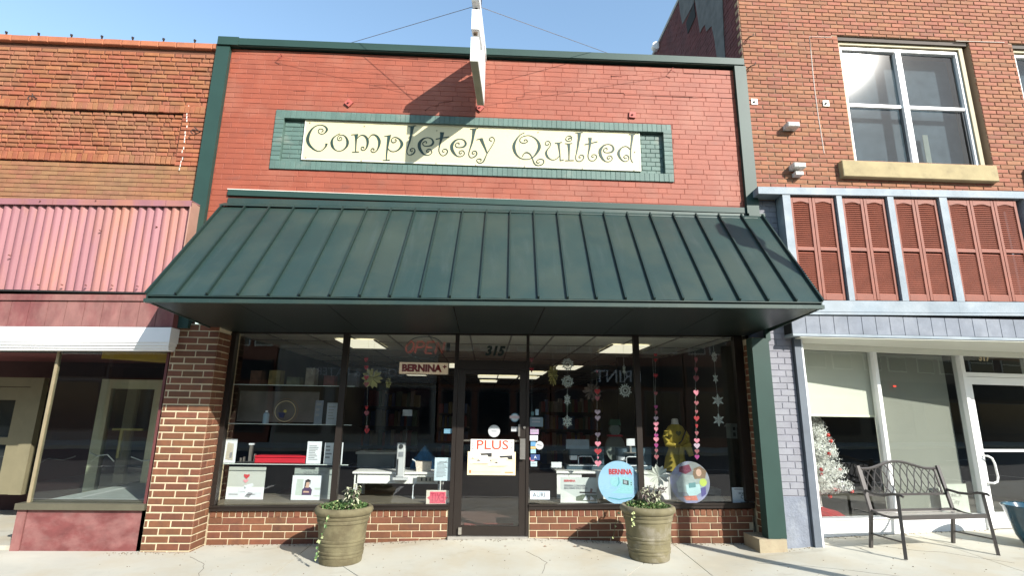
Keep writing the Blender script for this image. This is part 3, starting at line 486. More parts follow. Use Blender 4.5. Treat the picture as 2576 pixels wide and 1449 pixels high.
# ---------------- storefront masonry
kb = dict(col=(.140, .052, .024), rough=.8, var=.16, scale=14, bump=.0022, bscale=140, rnd=.22, hue=.008, col2=(.095, .036, .022), c2s=5, c2t=.62)
mk_o = mat('brown_red_brick', **kb); mk_i = mat('brown_red_brick_joined', src='isl', **kb)
m_mort = mat('sandy_mortar', (.50, .42, .28), .92, var=.12, scale=9, bump=.003, bscale=90)
pier = MB().box(-3.862, -3.318, .009, .6, -.3, 2.515).build('pier', m_mort, shop)
KB = rows(-3.866, -3.31, -.172, 2.52, .254, .0812, .016, .016, off=.5, minw=.03, xs=-4.072)
lay(KB, 0, .02, .005, mk_o, mk_i, pier, 90, key='kb')
# return face of the pier (faces +x)
def lay_side(x, sgn, bricks, parent, d=.02, c=.005):
    for (cy, cz, w_, h_) in bricks:
        me = brick_mesh('kb', w_, h_, d, c, mk_o); o = bpy.data.objects.new('brick', me); COL.objects.link(o); o.parent = parent
        o.location = Vector((x, cy, cz))-ORG[parent]; o.rotation_euler = (0, 0, pi/2 if sgn > 0 else -pi/2)
lay_side(-3.309, 1, rows(.003, .335, -.172, 2.46, .254, .0812, .013, .013, off=.5, minw=.03, xs=-.124), pier)
for nm, x0, x1 in (('window_base', -3.31, -.425), ('window_base', .575, 3.42)):
    b_ = MB(sh=.003 if x0 < 0 else 0); b_.box(x0, x1, .359, .58, -.3, .318); bb = b_.build(nm, m_mort, shop)
    RW = []; x = x0+.004
    while x < x1-.03: RW.append((x+.0385, .276, .066, .082)); x += .0772
    q = [(c[0], c[1], c[2], c[3]) for c in rows(x0+.003, x1-.003, -.091, .234, .254, .0812, .012, .012, off=.37 if x0 < 0 else .62, minw=.05)]
    lay(RW+q, .35, .02, .0045, mk_o, mk_i, bb, 999, key='kb', slope=.008 if x0 < 0 else .008)
rp = MB().box(3.468, 3.60, .062, .6, -.2, 2.5).build('pier', m_mort, shop)
lay_side(3.459, -1, [(b[0], b[1], b[2], b[3]) for b in rows(.07, .345, -.091, 2.46, .254, .0812, .013, .013, off=.6, minw=.05)], rp)

# ---------------- storefront glazing
m_brz = mat('dark_bronze_aluminium', (.032, .025, .021), .4, metal=.5, var=.06, scale=5, spec=.5)
m_gl = glass('window_glass', (.94, .955, .945), 1.5, 2.4, wav=.0010)
sf = shop
def fr_(name, boxes, m=m_brz, parent=None):
    t = MB(sh=S)
    for b in boxes: t.box(*b)
    return t.build(name, m, parent or sf)
fr_('window_head', [(-3.33, -.42, .345, .42, 2.50, 2.70), (.568, 3.46, .345, .42, 2.50, 2.70)])
fr_('door_head', [(-.418, .566, .347, .42, 2.50, 2.70)])
for a, b, y0 in ((-3.325, -3.252, .325), (-1.883, -1.806, .34), (1.968, 2.04, .34), (3.34, 3.455, .33)): fr_('mullion', [(a, b, y0, .42, .39, 2.498)])
fr_('sill', [(-3.30, -.42, .325, .42, .322, .378), (-3.30, -.42, .310, .33, .366, .388)]); fr_('sill', [(.568, 3.44, .325, .42, .312, .368), (.568, 3.44, .310, .33, .356, .378)])
for a, b in ((-3.251, -1.884), (-1.805, -.418), (.569, 1.967), (2.041, 3.339)): fr_('glass_pane', [(a, b, .372, .378, .38, 2.499)], m_gl)
fr_('door_frame', [(-.417, -.366, .335, .42, -.05, 2.498)]); fr_('door_frame', [(.530, .566, .335, .42, -.05, 2.498)])
t = MB(); t.box(-.365, .529, .34, .42, 2.04, 2.16); t.build('transom_bar', m_brz, sf)
MB().box(-.365, .529, .372, .378, 2.162, 2.50).build('glass_pane', m_gl, sf)
MB().box(-.42, .56, .30, .45, -.06, .012).build('threshold', mat('worn_aluminium', (.42, .40, .36), .45, metal=.6), sf)
door = thing('shop_door', 'dark bronze glass shop door with a PLUS poster taped inside', 'door', (.08, .36, .012))
t = MB(); t.box(-.362, -.268, .345, .395, .018, 2.036); t.build('stile', m_brz, door)
t = MB(); t.box(.445, .527, .345, .395, .018, 2.036); t.build('stile', m_brz, door)
MB().box(-.267, .444, .346, .394, 2.02-.04, 2.036).build('top_rail', m_brz, door); MB().box(-.267, .444, .346, .394, .018, .125).build('bottom_rail', m_brz, door)
MB().box(-.267, .444, .367, .373, .126, 1.979).build('glass', m_gl, door)
MB().box(-.267, .444, .385, .41, 1.128, 1.15).build('push_bar', mat('grey_bar', (.2, .18, .16), .4, metal=.5), door)
c0, c1 = at(1308, 1104, .33), at(1321, 1156, .33)
m_ss = mat('brushed_steel', (.55, .52, .47), .3, metal=.9, var=.08, stretch=(1, 1, 8))
MB().box(c0.x, c1.x, .30, .312, c1.z, c0.z).box(c0.x+.01, c1.x-.01, .312, .345, c1.z+.01, c1.z+.04).box(c0.x+.01, c1.x-.01, .312, .345, c0.z-.04, c0.z-.01).build('pull_handle', m_ss, door)
c = at(1319, 1076, .34); MB().disc((c.x, c.z), .016, .325, .345, 16).build('lock', m_ss, door)
c = at(1306, 1083, .34); MB().box(c.x-.012, c.x+.012, .335, .345, c.z-.075, c.z+.075).build('latch_plate', m_ss, door)
c = at(1157, 1334, .33); MB().box(c.x-.02, c.x+.02, .31, .345, c.z-.05, c.z+.03).build('pivot', m_ss, door)
# ================================================================= shop interior
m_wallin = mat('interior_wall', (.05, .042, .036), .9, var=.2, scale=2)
m_ceil = mat('ceiling_tile', (.75, .73, .64), .9, var=.05)
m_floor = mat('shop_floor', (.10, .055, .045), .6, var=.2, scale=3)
m_tb = mat('ceiling_grid', (.28, .26, .23), .6)
room = thing('shop_interior', 'dim shop room behind the glass with a tiled ceiling', 'room', (0, 6, 0)); del room['label'], room['category']; room['kind'] = 'structure'
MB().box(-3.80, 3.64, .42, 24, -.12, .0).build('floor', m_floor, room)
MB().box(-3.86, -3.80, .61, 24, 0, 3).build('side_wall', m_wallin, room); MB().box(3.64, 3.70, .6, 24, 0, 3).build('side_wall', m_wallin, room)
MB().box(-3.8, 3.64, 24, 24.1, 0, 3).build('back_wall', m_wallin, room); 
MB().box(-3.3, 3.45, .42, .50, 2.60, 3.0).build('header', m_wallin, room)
HC = 2.60
ix = [-3.3+.61*i for i in range(12)]; LT = []
lights = [(-1.86, 3.35), (1.80, 3.35), (-.86, 8.2), (.05, 12.6), (.75, 12.6), (.1, 15.5), (2.2, 8.2), (-2.4, 12), (1.5, 10.5), (1.5, 12.8)]
t = MB()
t.box(-3.8, 3.64, .5, 24, HC, HC+.05); t.build('ceiling_board', m_ceil, room)
t = MB()
for x in [-3.3+.61*k for k in range(12)]+[-3.8+.02]: t.box(x-.012, x+.012, .5, 24, HC-.012, HC)
for k in range(20): t.box(-3.8, 3.64, .9+1.22*k-.012, .9+1.22*k+.012, HC-.013, HC-.001)
t.build('ceiling_grid', m_tb, room)
m_lit = mat('lit_diffuser', (1, .93, .72), .5, var=.04, scale=9, emit=.55)
for i, (x, y) in enumerate(lights):
    x *= (1.12 if i == 0 else 1.29 if i == 1 else .89); y = (y+6.8)*.881-6.8+(.22 if i < 2 else 0)
    L_ = thing('ceiling_light', ['lit ceiling light nearest the glass, left of the door', 'lit ceiling light nearest the glass, right of the door', 'small far ceiling light left of the door glass', 'left one of two far ceiling lights seen through the door', 'right one of two far ceiling lights seen through the door', 'farthest thin ceiling light seen through the door', 'far ceiling light above the right hand window tables', 'far ceiling light in the left rear of the shop', 'far ceiling light beside the gold leaf ornament', 'far ceiling light just behind the one beside the gold leaf'][i], 'ceiling light', (x, y, HC-.02), 'fluorescent lights in the shop ceiling')
    MB().box(x-.30, x+.30, y-.6, y+.6, HC-.022, HC-.014).build('diffuser', m_lit, L_)
    t = MB(); t.box(x-.325, x-.301, y-.62, y+.62, HC-.03, HC-.013); t.box(x+.301, x+.325, y-.62, y+.62, HC-.03, HC-.013); t.build('frame', m_tb, L_)
# back-of-shop furniture: dark shelving blocks and tables
m_shd = mat('dark_shelving', (.06, .045, .035), .8, var=.3, scale=4)
def rackf(x0, x1, y, h, lab):
    r = thing('fabric_rack', lab, 'rack', ((x0+x1)/2, y, 0), 'fabric racks in the shop')
    MB().box(x0, x1, y, y+.06, 0, h).build('back_panel', m_shd, r)
    for k in range(4): MB().box(x0, x1, y-.35, y, .15+k*h/4, .18+k*h/4).build('shelf', m_shd, r)
    for k in range(4):
        xx = x0+.05
        while xx < x1-.1:
            wd = random.uniform(.05, .14); cl = random.choice(((.18, .05, .05), (.06, .08, .16), (.16, .13, .06), (.08, .12, .08), (.22, .20, .18)))
            MB().box(xx, xx+wd, y-.3, y-.02, .18+k*h/4, .18+k*h/4+random.uniform(.6, .85)*h/4).build('fabric_bolt', mat('bolt_%d' % int(cl[0]*100+cl[1]*1000), cl, .9), r); xx += wd+.01
rackf(-3.1, -1.7, 7.5, 1.9, 'dark fabric rack at the back left of the shop'); rackf(1.5, 3.2, 8.5, 1.8, 'dark fabric rack at the back right of the shop'); rackf(-1.5, -.5, 11, 1.7, 'dark fabric rack behind the desk with the grey machine')

# ---------------- display helpers
m_wh = mat('white_card', (.66, .70, .74), .6, var=.02)
m_white = mat('white_laminate', (.78, .78, .76), .45, var=.03)
m_ink = mat('grey_print', (.22, .23, .25), .6); m_red = mat('red_print', (.55, .02, .02), .5); m_blk = mat('black_print', (.03, .03, .03), .5)
def rect(px0, py0, px1, py1, y):
    a, b = at(px0, py0, y), at(px1, py1, y); c_, d_ = at(px0, py1, y), at(px1, py0, y)
    return (a.x+c_.x)/2, (b.x+d_.x)/2, (c_.z+b.z)/2, (a.z+d_.z)/2     # x0,x1,z0,z1
def card(name, label, cat, px0, py0, px1, py1, y, m=None, th=.004, group=None, lines=0, z=None):
    x0, x1, z0, z1 = rect(px0, py0, px1, py1, y)
    if z is not None: z1 += z-z0; z0 = z
    r = thing(name, label, cat, ((x0+x1)/2, y, z0), group); MB().box(x0, x1, y, y+th, z0, z1).build('sheet', m or m_wh, r)
    if lines:
        t = MB(); wd = x1-x0; h = z1-z0
        for k in range(lines):
            zz = z1-h*(.22+.68*k/lines); t.box(x0+wd*.14, x1-wd*(.14+.3*random.random()), y-.0015, y-.0003, zz, zz+h*.3/lines)
        t.build('print', m_ink, r)
    return r, (x0, x1, z0, z1)
def sketch(parent, y, m, polys, R):
    """flat printed shapes given in 0..1 card space"""
    x0, x1, z0, z1 = R
    for p_ in polys:
        MB().prism([(x0+(x1-x0)*a, y, z0+(z1-z0)*b) for a, b in p_], (0, .0008, 0)).build('print', m, parent)

# numbers over the door, OPEN, BERNINA light box
num = text('315', .10, 2.285, .367, .17, mat('black_green_vinyl', (.012, .022, .018), .4), None, 'house_number', bold=.008, shear=.25, wid=.27)
solo(num, 'dark slanted number 315 on the glass above the shop door', 'number')
x0, x1, z0, z1 = rect(1015, 850, 1123, 900, .46); xc, zc = (x0+x1)/2, (z0+z1)/2
op = thing('open_sign', 'unlit red neon OPEN sign with oval ring in the window beside the door', 'neon sign', (xc, .46, z0))
m_tube = mat('red_neon_tube', (.55, .10, .06), .35, emit=.12); m_tube2 = mat('dark_neon_tube', (.05, .07, .08), .3)  # faint glow put into the red tubes though the sign is unlit
for a0 in (0, 1):
    pts = [(xc+(x1-x0)*.44*cos(radians(q)), .45, zc+(z1-z0)*.56*sin(radians(q))) for q in (range(20, 168, 8) if a0 == 0 else range(198, 330, 8))]
    MB().tube(pts, .006, 6).build('oval_tube', m_tube2, op)
def glyph(ch, cx, cz, w_, h_):
    sh = .22*h_
    S_ = {'O': [[(-.5+.5*(1-cos(a)), .5*sin(a)) for a in [2*pi*k/18 for k in range(19)]]], 'P': [[(-.5, -.5), (-.5, .5), (.2, .5), (.45, .38), (.45, .12), (.2, 0), (-.45, 0)]],
          'E': [[(.45, .5), (-.5, .5), (-.5, -.5), (.45, -.5)], [(-.5, 0), (.3, 0)]], 'N': [[(-.5, -.5), (-.5, .5), (.45, -.5), (.45, .5)]]}[ch]
    for q in S_:
        P_ = [(cx+a*w_+(b*sh), .45, cz+b*h_) for a, b in q]
        if ch == 'O': P_ = [(cx+.5*w_*cos(k*pi/9)+.5*sin(k*pi/9)*sh, .45, cz+.5*h_*sin(k*pi/9)) for k in range(19)]
        for e in (-.0065, .0065): MB().tube([(x+e, y, z-e) for x, y, z in P_], .0042, 6).build('neon_tube', m_tube, op)
for i, ch in enumerate('OPEN'): glyph(ch, x0+(x1-x0)*(.15+.235*i), zc+.002, (x1-x0)*.165, (z1-z0)*.58)
MB().box(x1+.0, x1+.05, .45, .50, zc-.05, zc+.07).build('transformer', m_blk, op)
bx = thing('light_box', 'cream BERNINA light box hanging under the OPEN sign', 'sign', (xc, .46, z0-.3))
x0, x1, z0, z1 = rect(1003, 911, 1129, 943, .45)
MB().box(x0, x1, .455, .52, z0, z1).build('case', mat('brown_case', (.10, .08, .06), .5), bx)
MB().box(x0+.008, x1-.008, .451, .4548, z0+.008, z1-.008).build('face', mat('lit_cream_face', (.78, .60, .42), .5, var=.03, emit=.12), bx)
text('BERNINA', (x0+x1)/2-.03, (z0+z1)/2-.002, .449, .125, mat('dark_red_print', (.23, .006, .008), .5), bx, bold=.0075, wid=(x1-x0)*.80)
text('+', x1-.055, (z0+z1)/2+.02, .449, .09, mat('dark_red_print', (0, 0, 0)), bx, bold=.004)

# ---------------- left window bay: glass shelves and goods
m_gsh = mat('pale_glass_edge', (.55, .62, .60), .2, var=.05)
shv = thing('glass_shelves', 'three glass display shelves hung across the left shop window', 'shelves', (-2.55, .62, .8))
SH = {}
for k, (py, xx) in enumerate(((968, 868), (1066, 860), (1167, 848))):
    a, b = at(584-k*9, py, .47), at(xx+14, py+2, .47); z = (a.z+b.z)/2; SH[k] = z
    MB().box(-3.30, -1.72, .470, .476, z-.009, z).build('shelf_edge', m_gsh, shv)
    MB().box(-3.30, -1.72, .477, .80, z-.008, z-.001).build('shelf', glass('shelf_glass', (.93, .95, .94), 1.45, .6), shv)
plat = MB().box(-3.30, -.44, .43, 1.15, .0, .375).build('window_platform', mat('platform_carpet', (.10, .085, .06), .95, var=.15), None); solo(plat, 'low dark display platform inside the window left of the door', 'platform')
plat = MB().box(.58, 3.44, .43, 1.15, .0, .365).build('window_platform', mat('platform_carpet', (0, 0, 0)), None); solo(plat, 'low dark display platform inside the window right of the door', 'platform')
x0, x1, z0, z1 = rect(640, 1145, 767, 1167, .56); z0 = SH[2]
rb = thing('red_case', 'long red lidded machine case on the lowest glass shelf', 'case', ((x0+x1)/2, .56, z0))
m_rc = mat('red_plastic', (.50, .02, .035), .35, var=.05)
MB().cbox(x0, x1, .56, .74, z0, z0+.062, .008).build('body', m_rc, rb); MB().cbox(x0-.004, x1+.004, .555, .745, z0+.066, z0+.092, .010).build('lid', m_rc, rb)
for i, (p_, lb) in enumerate((((772, 1110, 808, 1166), 'white text sheet standing right of the red case'), ((816, 1113, 838, 1166), 'narrow leaflet stand by the first window mullion'), ((842, 1112, 862, 1166), 'white leaflet just right of the first window mullion'))):
    r, R = card('leaflet', lb, 'leaflet', *p_, .55, lines=9 if i == 0 else 4, z=SH[2], group='leaflets on the glass shelves')
r, R = card('photo_frame', 'tilted white picture frame at the left end of the lowest glass shelf', 'picture frame', 563, 1108, 594, 1168, .56, z=SH[2])
sketch(r, .556, mat('pale_print', (.45, .42, .36), .5), [[(.2, .15), (.8, .1), (.75, .8), (.25, .85)]], R); sketch(r, .555, m_ink, [[(.5, .2), (.7, .2), (.72, .45), (.5, .42)]], R)
ft = thing('presser_foot_stand', 'black and silver sewing attachment standing on the lowest glass shelf', 'sewing attachment', (-2.9, .6, SH[2]))
x0, x1, z0, z1 = rect(600, 1116, 655, 1167, .60)
MB().box(x0, x1, .57, .70, SH[2], SH[2]+.015).build('base', m_blk, ft); MB().box(x0+.13, x0+.165, .60, .64, SH[2]+.016, SH[2]+.22).build('post', m_ss, ft)
for q in (.03, .07, .2): MB().box(x0+q, x0+q+.018, .59, .62, SH[2]+.016, SH[2]+.05+q*.3).build('foot', m_ss, ft)
MB().box(x0+.12, x0+.175, .59, .65, SH[2]+.22, SH[2]+.24).build('cap', m_wh, ft)
x0, x1, z0, z1 = rect(660, 1033, 676, 1065, .58)
bo = thing('blue_bottle', 'pale blue bottle standing on the middle glass shelf', 'bottle', ((x0+x1)/2, .6, SH[1]))
MB().lathe([(.036, 0), (.038, .01), (.038, .11), (.03, .13), (.014, .14)], ((x0+x1)/2, .6, SH[1]), 18).build('body', mat('pale_blue_plastic', (.28, .40, .50), .4), bo, True); MB().lathe([(.016, .141), (.016, .165)], ((x0+x1)/2, .6, SH[1]), 12).build('cap', m_wh, bo)
r, R = card('leaflet', 'grey leaflet at the right end of the middle glass shelf', 'leaflet', 822, 1010, 850, 1064, .55, m=mat('grey_card', (.30, .33, .37), .6), lines=5, z=SH[1], group='leaflets on the glass shelves')
r, R = card('leaflet', 'blue grey leaflet behind the middle glass shelf', 'leaflet', 792, 1004, 812, 1064, .60, m=mat('bluegrey_card', (.16, .19, .24), .6), lines=3, z=SH[1], group='leaflets on the glass shelves')
# quilt on the back of the left bay with ring ornament
q_, R = card('grey_quilt', 'dark grey quilted hanging behind the middle glass shelf', 'quilt', 600, 985, 800, 1062, .86, m=mat('grey_cloth', (.12, .115, .115), .9, var=.2, scale=5, bump=.004, bscale=30), th=.02)
x0, x1, z0, z1 = rect(690, 1006, 745, 1064, .80); cx_, cz_ = (x0+x1)/2, (z0+z1)/2
rg_ = thing('bead_ring', 'thin cream bead ring with blue disc on the middle glass shelf', 'ornament', (cx_, .8, SH[1]))
MB().tube([(cx_+.135*cos(k*pi/18), .80, cz_+.135*sin(k*pi/18)) for k in range(37)], .006, 6).build('ring', mat('cream_bead', (.5, .42, .25), .5), rg_)
MB().tube([(cx_+.165*cos(k*pi/18), .81, cz_+.165*sin(k*pi/18)) for k in range(37)], .003, 6).build('ring', mat('brown_wire', (.2, .12, .06), .5), rg_)
MB().disc((cx_, cz_), .02, .79, .80, 16).build('centre', mat('yellow_bead', (.55, .45, .10), .5), rg_)
MB().prism([(cx_-.09, .802, cz_-.02), (cx_, .802, cz_-.02), (cx_-.02, .802, cz_-.09), (cx_-.07, .802, cz_-.08)], (0, .01, 0)).build('patch', mat('navy_cloth', (.02, .03, .12), .8), rg_)
# machine box poster bottom left and woman poster
r, R = card('machine_poster', 'grey and white poster of a sewing machine in the bottom left window corner', 'poster', 570, 1190, 664, 1272, .60, m=mat('poster_grey', (.46, .48, .45), .6, var=.03), z=.378)
sketch(r, .5985, mat('poster_white', (.80, .82, .84), .5, var=.02), [[(.0, .0), (1, .0), (1, .38), (0, .38)], ], R)
sketch(r, .597, mat('poster_machine', (.62, .66, .70), .5), [[(.05, .05), (.95, .05), (.95, .22), (.55, .24), (.3, .22), (.05, .2)], [(.3, .22), (.5, .22), (.5, .38), (.3, .36)], [(.5, .3), (.72, .42), (.68, .5), (.45, .42)]], R)
sketch(r, .5955, m_ink, [[(.08, .14), (.32, .14), (.32, .165), (.08, .165)], [(.55, .14), (.78, .14), (.78, .165), (.55, .165)], [(.5, .09), (.62, .05), (.72, .2), (.6, .22)]], R)
sketch(r, .595, mat('red_heart', (.50, .04, .05), .5), [[(.5, .62), (.42, .72), (.43, .78), (.5, .76), (.57, .78), (.58, .72)]], R); sketch(r, .595, mat('pink_heart', (.65, .28, .32), .5), [[(.49, .5), (.42, .57), (.44, .62), (.5, .60), (.55, .62), (.56, .57)]], R)
r, R = card('woman_poster', 'white poster of a dark haired woman with folded arms standing in the left window', 'poster', 733, 1206, 807, 1268, .58, z=.378)
sketch(r, .578, mat('poster_shelf', (.48, .55, .50), .5), [[(.13, .2), (.38, .18), (.38, .85), (.16, .85)], [(.78, .42), (.98, .42), (.98, .5), (.78, .5)], [(.76, .15), (.98, .15), (.98, .2), (.76, .2)]], R)
sketch(r, .5765, mat('poster_purple', (.075, .04, .10), .6), [[(.36, .2), (.68, .2), (.70, .42), (.62, .52), (.44, .52), (.36, .42)]], R)
sketch(r, .5755, mat('poster_skin', (.55, .36, .28), .6), [[(.47, .5), (.58, .5), (.6, .68), (.55, .76), (.47, .74), (.45, .62)], [(.40, .3), (.6, .3), (.6, .36), (.42, .37)]], R)
sketch(r, .5745, mat('poster_hair', (.03, .02, .02), .6), [[(.43, .5), (.47, .56), (.48, .72), (.6, .74), (.62, .62), (.63, .8), (.54, .86), (.45, .8)]], R)
r, R = card('poster_backing', 'grey leaning board with mirrored faint lettering behind the woman poster', 'poster', 737, 1188, 832, 1268, .66, m=mat('poster_backgrey', (.34, .38, .36), .6, var=.05), z=.378)
text('SEWING AND', (R[0]+R[1])/2+.03, R[3]-.06, .658, .05, m_ink, r, mirror=True)
text('EMBROIDERY', (R[0]+R[1])/2+.03, R[3]-.115, .658, .034, m_ink, r, mirror=True)

# ---------------- second bay: desk, grey machine, basket, notices
x0, x1, z0, z1 = rect(884, 1186, 1112, 1272, .75); dz = rect(884, 1188, 1112, 1214, .75)
dk = thing('white_desk', 'white sewing desk behind the window left of the door', 'desk', ((x0+x1)/2, 1.0, .375))
MB().box(x0, x1, .75, 1.35, dz[3]-.025, dz[3]).build('desk_top', m_white, dk); MB().box(x0+.04, x1-.04, .78, .80, dz[2]-.02, dz[3]-.03).build('apron', m_white, dk)
for a, b in ((x0+.02, .78), (x1-.06, .78), (x0+.02, 1.28), (x1-.06, 1.28)): MB().box(a, a+.04, b, b+.04, .0 if b > 1.2 else .376, dz[3]-.026).build('leg', m_white, dk)
x0, x1, z0, z1 = rect(997, 1115, 1018, 1208, .68)
gm = thing('sewing_machine', 'upright silver sewing machine head on the white desk left of the door', 'sewing machine', ((x0+x1)/2, .74, z0+.05))
m_sil = mat('silver_plastic', (.52, .53, .54), .35, var=.04)
MB().cbox(x0, x1, .66, .745, z0+.03, z1, .012).build('body', m_sil, gm); MB().disc(((x0+x1)/2, z1-.045), .028, .65, .659, 18).build('dial', m_blk, gm); MB().box(x0+.03, x1-.02, .652, .659, z1-.17, z1-.11).build('screen', m_ink, gm)
MB().box(x0-.03, x1+.05, .655, .82, z0-.0, z0+.029).build('bed', m_sil, gm); MB().box(x0+.015, x0+.03, .652, .6595, z0+.06, z1-.2).build('slot', m_blk, gm)
x0, x1, z0, z1 = rect(1046, 1152, 1084, 1180, .85); zt = dz[3]
bk = thing('cream_basket', 'small cream patterned basket with a handle on the white desk', 'basket', ((x0+x1)/2, .9, zt))
MB().prism([(x0+.015, .85, zt), (x1-.01, .85, zt), (x1, .85, zt+.12), (x0-.01, .85, zt+.13)], (0, .12, 0)).build('body', mat('cream_pattern_cloth', (.60, .52, .44), .8, var=.3, scale=60), bk)
MB().tube([(x0-.005, .85, zt+.13), (x0-.05, .85, zt+.155)], .008, 6).build('strap', m_wh, bk)
x0, x1, z0, z1 = rect(1033, 1122, 1115, 1163, 1.15)
bc = MB(); n_ = 14
for k in range(n_): pass
bc = thing('blue_cloth', 'blue cloth draped in a peak behind the cream basket', 'cloth', ((x0+x1)/2, 1.2, zt))
t = MB(); P_ = [(x0, 1.15, zt), (x0+.03, 1.13, zt+.11), (x0+.13, 1.15, zt+.24), (x0+.19, 1.14, zt+.31), (x0+.25, 1.15, zt+.24), (x0+.36, 1.13, zt+.11), (x1, 1.15, zt)]; t.prism(P_, (0, .15, 0)); t.build('fold', mat('blue_cloth', (.02, .10, .22), .8, var=.5, scale=14, bump=.02, bscale=12), bc)
x0, x1, z0, z1 = rect(898, 1143, 992, 1180, 1.2)
gb = thing('machine_shadow_block', 'dark grey block with a pale tray, for the machine shadow left of the silver machine', 'cabinet', ((x0+x1)/2, 1.2, zt))
MB().box(x0, x1, 1.2, 1.5, zt, z1).build('body', mat('slate_grey', (.06, .075, .08), .6), gb); MB().box(x0-.02, x1+.03, 1.16, 1.5, z1+.001, z1+.03).build('tray', mat('grey_tray', (.22, .23, .22), .5), gb)  # dark block stands in for the grey machine's shadow
x0, x1, z0, z1 = rect(1050, 1200, 1092, 1212, .77)
pw = thing('power_strip', 'beige power strip with a looping white cable under the desk top', 'power strip', ((x0+x1)/2, .76, z0))
MB().box(x0, x1, .745, .775, z0, z1).build('body', mat('beige_plastic', (.5, .46, .36), .5), pw)
for q in (.05, .11, .16): MB().box(x0+q, x0+q+.02, .735, .744, z0+.01, z1-.01).build('socket', m_blk, pw)
MB().tube([(x0, .76, z0+.02), (x0-.05, .76, z0-.06), (x0-.05, .76, z0-.2), (x0-.02, .76, z0-.32), (x0-.03, .76, .40)], .009, 6).build('cable', m_wh, pw, True)
r, R = card('price_notice', 'pale blue printed notice sheet in the window beside the door', 'notice', 1093, 1152, 1133, 1210, .385, m=mat('pale_blue_card', (.50, .60, .66), .6), lines=12, z=None)
text('jewel', (R[0]+R[1])/2, R[3]-.05, .3835, .045, m_ink, r, shear=.3)
r, R = card('exit_sign', 'pink and cream mirrored EXIT sign in the window corner left of the door', 'sign', 1072, 1234, 1129, 1272, .395, m=mat('cream_card', (.62, .58, .50), .6))
m_pink = mat('pink_print', (.62, .10, .15), .5); sketch(r, .3935, m_pink, [[(.16, .12), (.86, .12), (.86, .9), (.16, .9)], [(.16, .35), (.04, .5), (.16, .62)], [(.86, .35), (.97, .5), (.86, .62)]], R)
text('EXIT', (R[0]+R[1])/2, (R[2]+R[3])/2, .3928, .15, mat('dark_pink_print', (.42, .04, .08), .5), r, mirror=True, wid=(R[1]-R[0])*.6)
r, R = card('small_card', 'small pale card on a stick above the desk', 'card', 1013, 1031, 1037, 1047, .80, m=mat('grey_card', (0, 0, 0)))
MB().box((R[0]+R[1])/2-.004, (R[0]+R[1])/2+.004, .802, .806, zt, R[2]-.001).build('stick', m_blk, r)

# paper ornaments ------------------------------------------------------------
m_flk = mat('white_paper', (.62, .68, .66), .7, var=.03); m_gold = mat('gold_paper', (.30, .26, .08), .6, var=.25, scale=12); m_yel = mat('straw_paper', (.42, .40, .16), .7, var=.2, scale=14)
def flake(cx, cz, r, y, m, kind, parent, wx=1, name='flake', n=6, flo=0):
    """paper snowflake: ring, arms, side darts (all real holes between)"""
    t = MB(); T_ = .003
    def P_(a, q): return (cx+q*cos(a)*wx, y, cz+q*sin(a))
    for k in range(n):
        a = 2*pi*k/n+flo; w_ = .16
        if kind == 0:      # petals
            t.prism([P_(a, 0), P_(a-w_*1.6, r*.55), P_(a-.13, r*.8), P_(a, r), P_(a+.13, r*.8), P_(a+w_*1.6, r*.55)], (0, T_, 0))
            h = a+pi/n; t.prism([P_(h-.05, r*.1), P_(h-.12, r*.5), P_(h, r*.66), P_(h+.12, r*.5), P_(h+.05, r*.1)], (0, T_, 0))
        elif kind == 1:    # arms with side branches
            t.prism([P_(a-.5, r*.1), P_(a-.07, r*.9), P_(a, r), P_(a+.07, r*.9), P_(a+.5, r*.1)], (0, T_, 0))
            for s_ in (-1, 1):
                t.prism([P_(a, r*.55), P_(a+s_*.36, r*.80), P_(a+s_*.42, r*.70), P_(a+s_*.05, r*.42)], (0, T_, 0))
                t.prism([P_(a, r*.32), P_(a+s_*.5, r*.5), P_(a+s_*.6, r*.38), P_(a+s_*.1, r*.2)], (0, T_, 0))
        else:              # lacy octagon
            b = 2*pi*(k+1)/n+flo; c_ = (a+b)/2
            for q0, q1 in ((.22, .36), (.62, .78)): t.prism([P_(a, r*q0), P_(a, r*q1), P_(b, r*q1), P_(b, r*q0)], (0, T_, 0))
            t.prism([P_(a-.08, r*.2), P_(a-.09, r*.97), P_(a+.09, r*.97), P_(a+.08, r*.2)], (0, T_*.8, 0))
            t.prism([P_(c_-.08, r*.3), P_(c_-.06, r*.86), P_(c_+.06, r*.86), P_(c_+.08, r*.3)], (0, T_*.6, 0))
    if name is None: return t
    return t.build(name, m, parent)
def string(name, label, cat, pxx, y, pys, rr, kinds, wxs, m=m_flk):
    pts = [at(px, py, y) for px, py in zip(pxx, pys)]; top = Vector((pts[0].x, y, HC-.02))
    r = thing(name, label, cat, (pts[-1].x, y, pts[-1].z-rr[-1]), 'paper snowflake garlands in the window')
    MB().tube([top+Vector((0, .004, 0))]+[p_+Vector((0, .004, 0)) for p_ in pts], .0012, 4).build('string', m_flk, r)
    for p_, q, k, wx in zip(pts, rr, kinds, wxs): flake(p_.x, p_.z, q, y, m, k, r, wx, n=8 if k == 2 else 6, flo=pi/6)
string('snowflake_garland', 'garland of four white paper snowflakes just right of the shop door', 'garland', (1428, 1428, 1427, 1427), .50, (917, 960, 1006, 1061), (.088, .088, .09, .088), (2, 2, 1, 1), (1, 1, .55, .85))
string('snowflake_garland', 'garland of four white paper snowflakes near the right end of the window', 'garland', (1797, 1800, 1806, 1808), .50, (898, 952, 1008, 1057), (.075, .08, .088, .088), (2, 0, 0, 0), (.55, .5, 1, .95))
string('snowflake_garland', 'single hexagonal white paper snowflake under a thin twisted one', 'garland', (1570, 1573), .50, (930, 983), (.08, .095), (1, 2), (.3, .95))
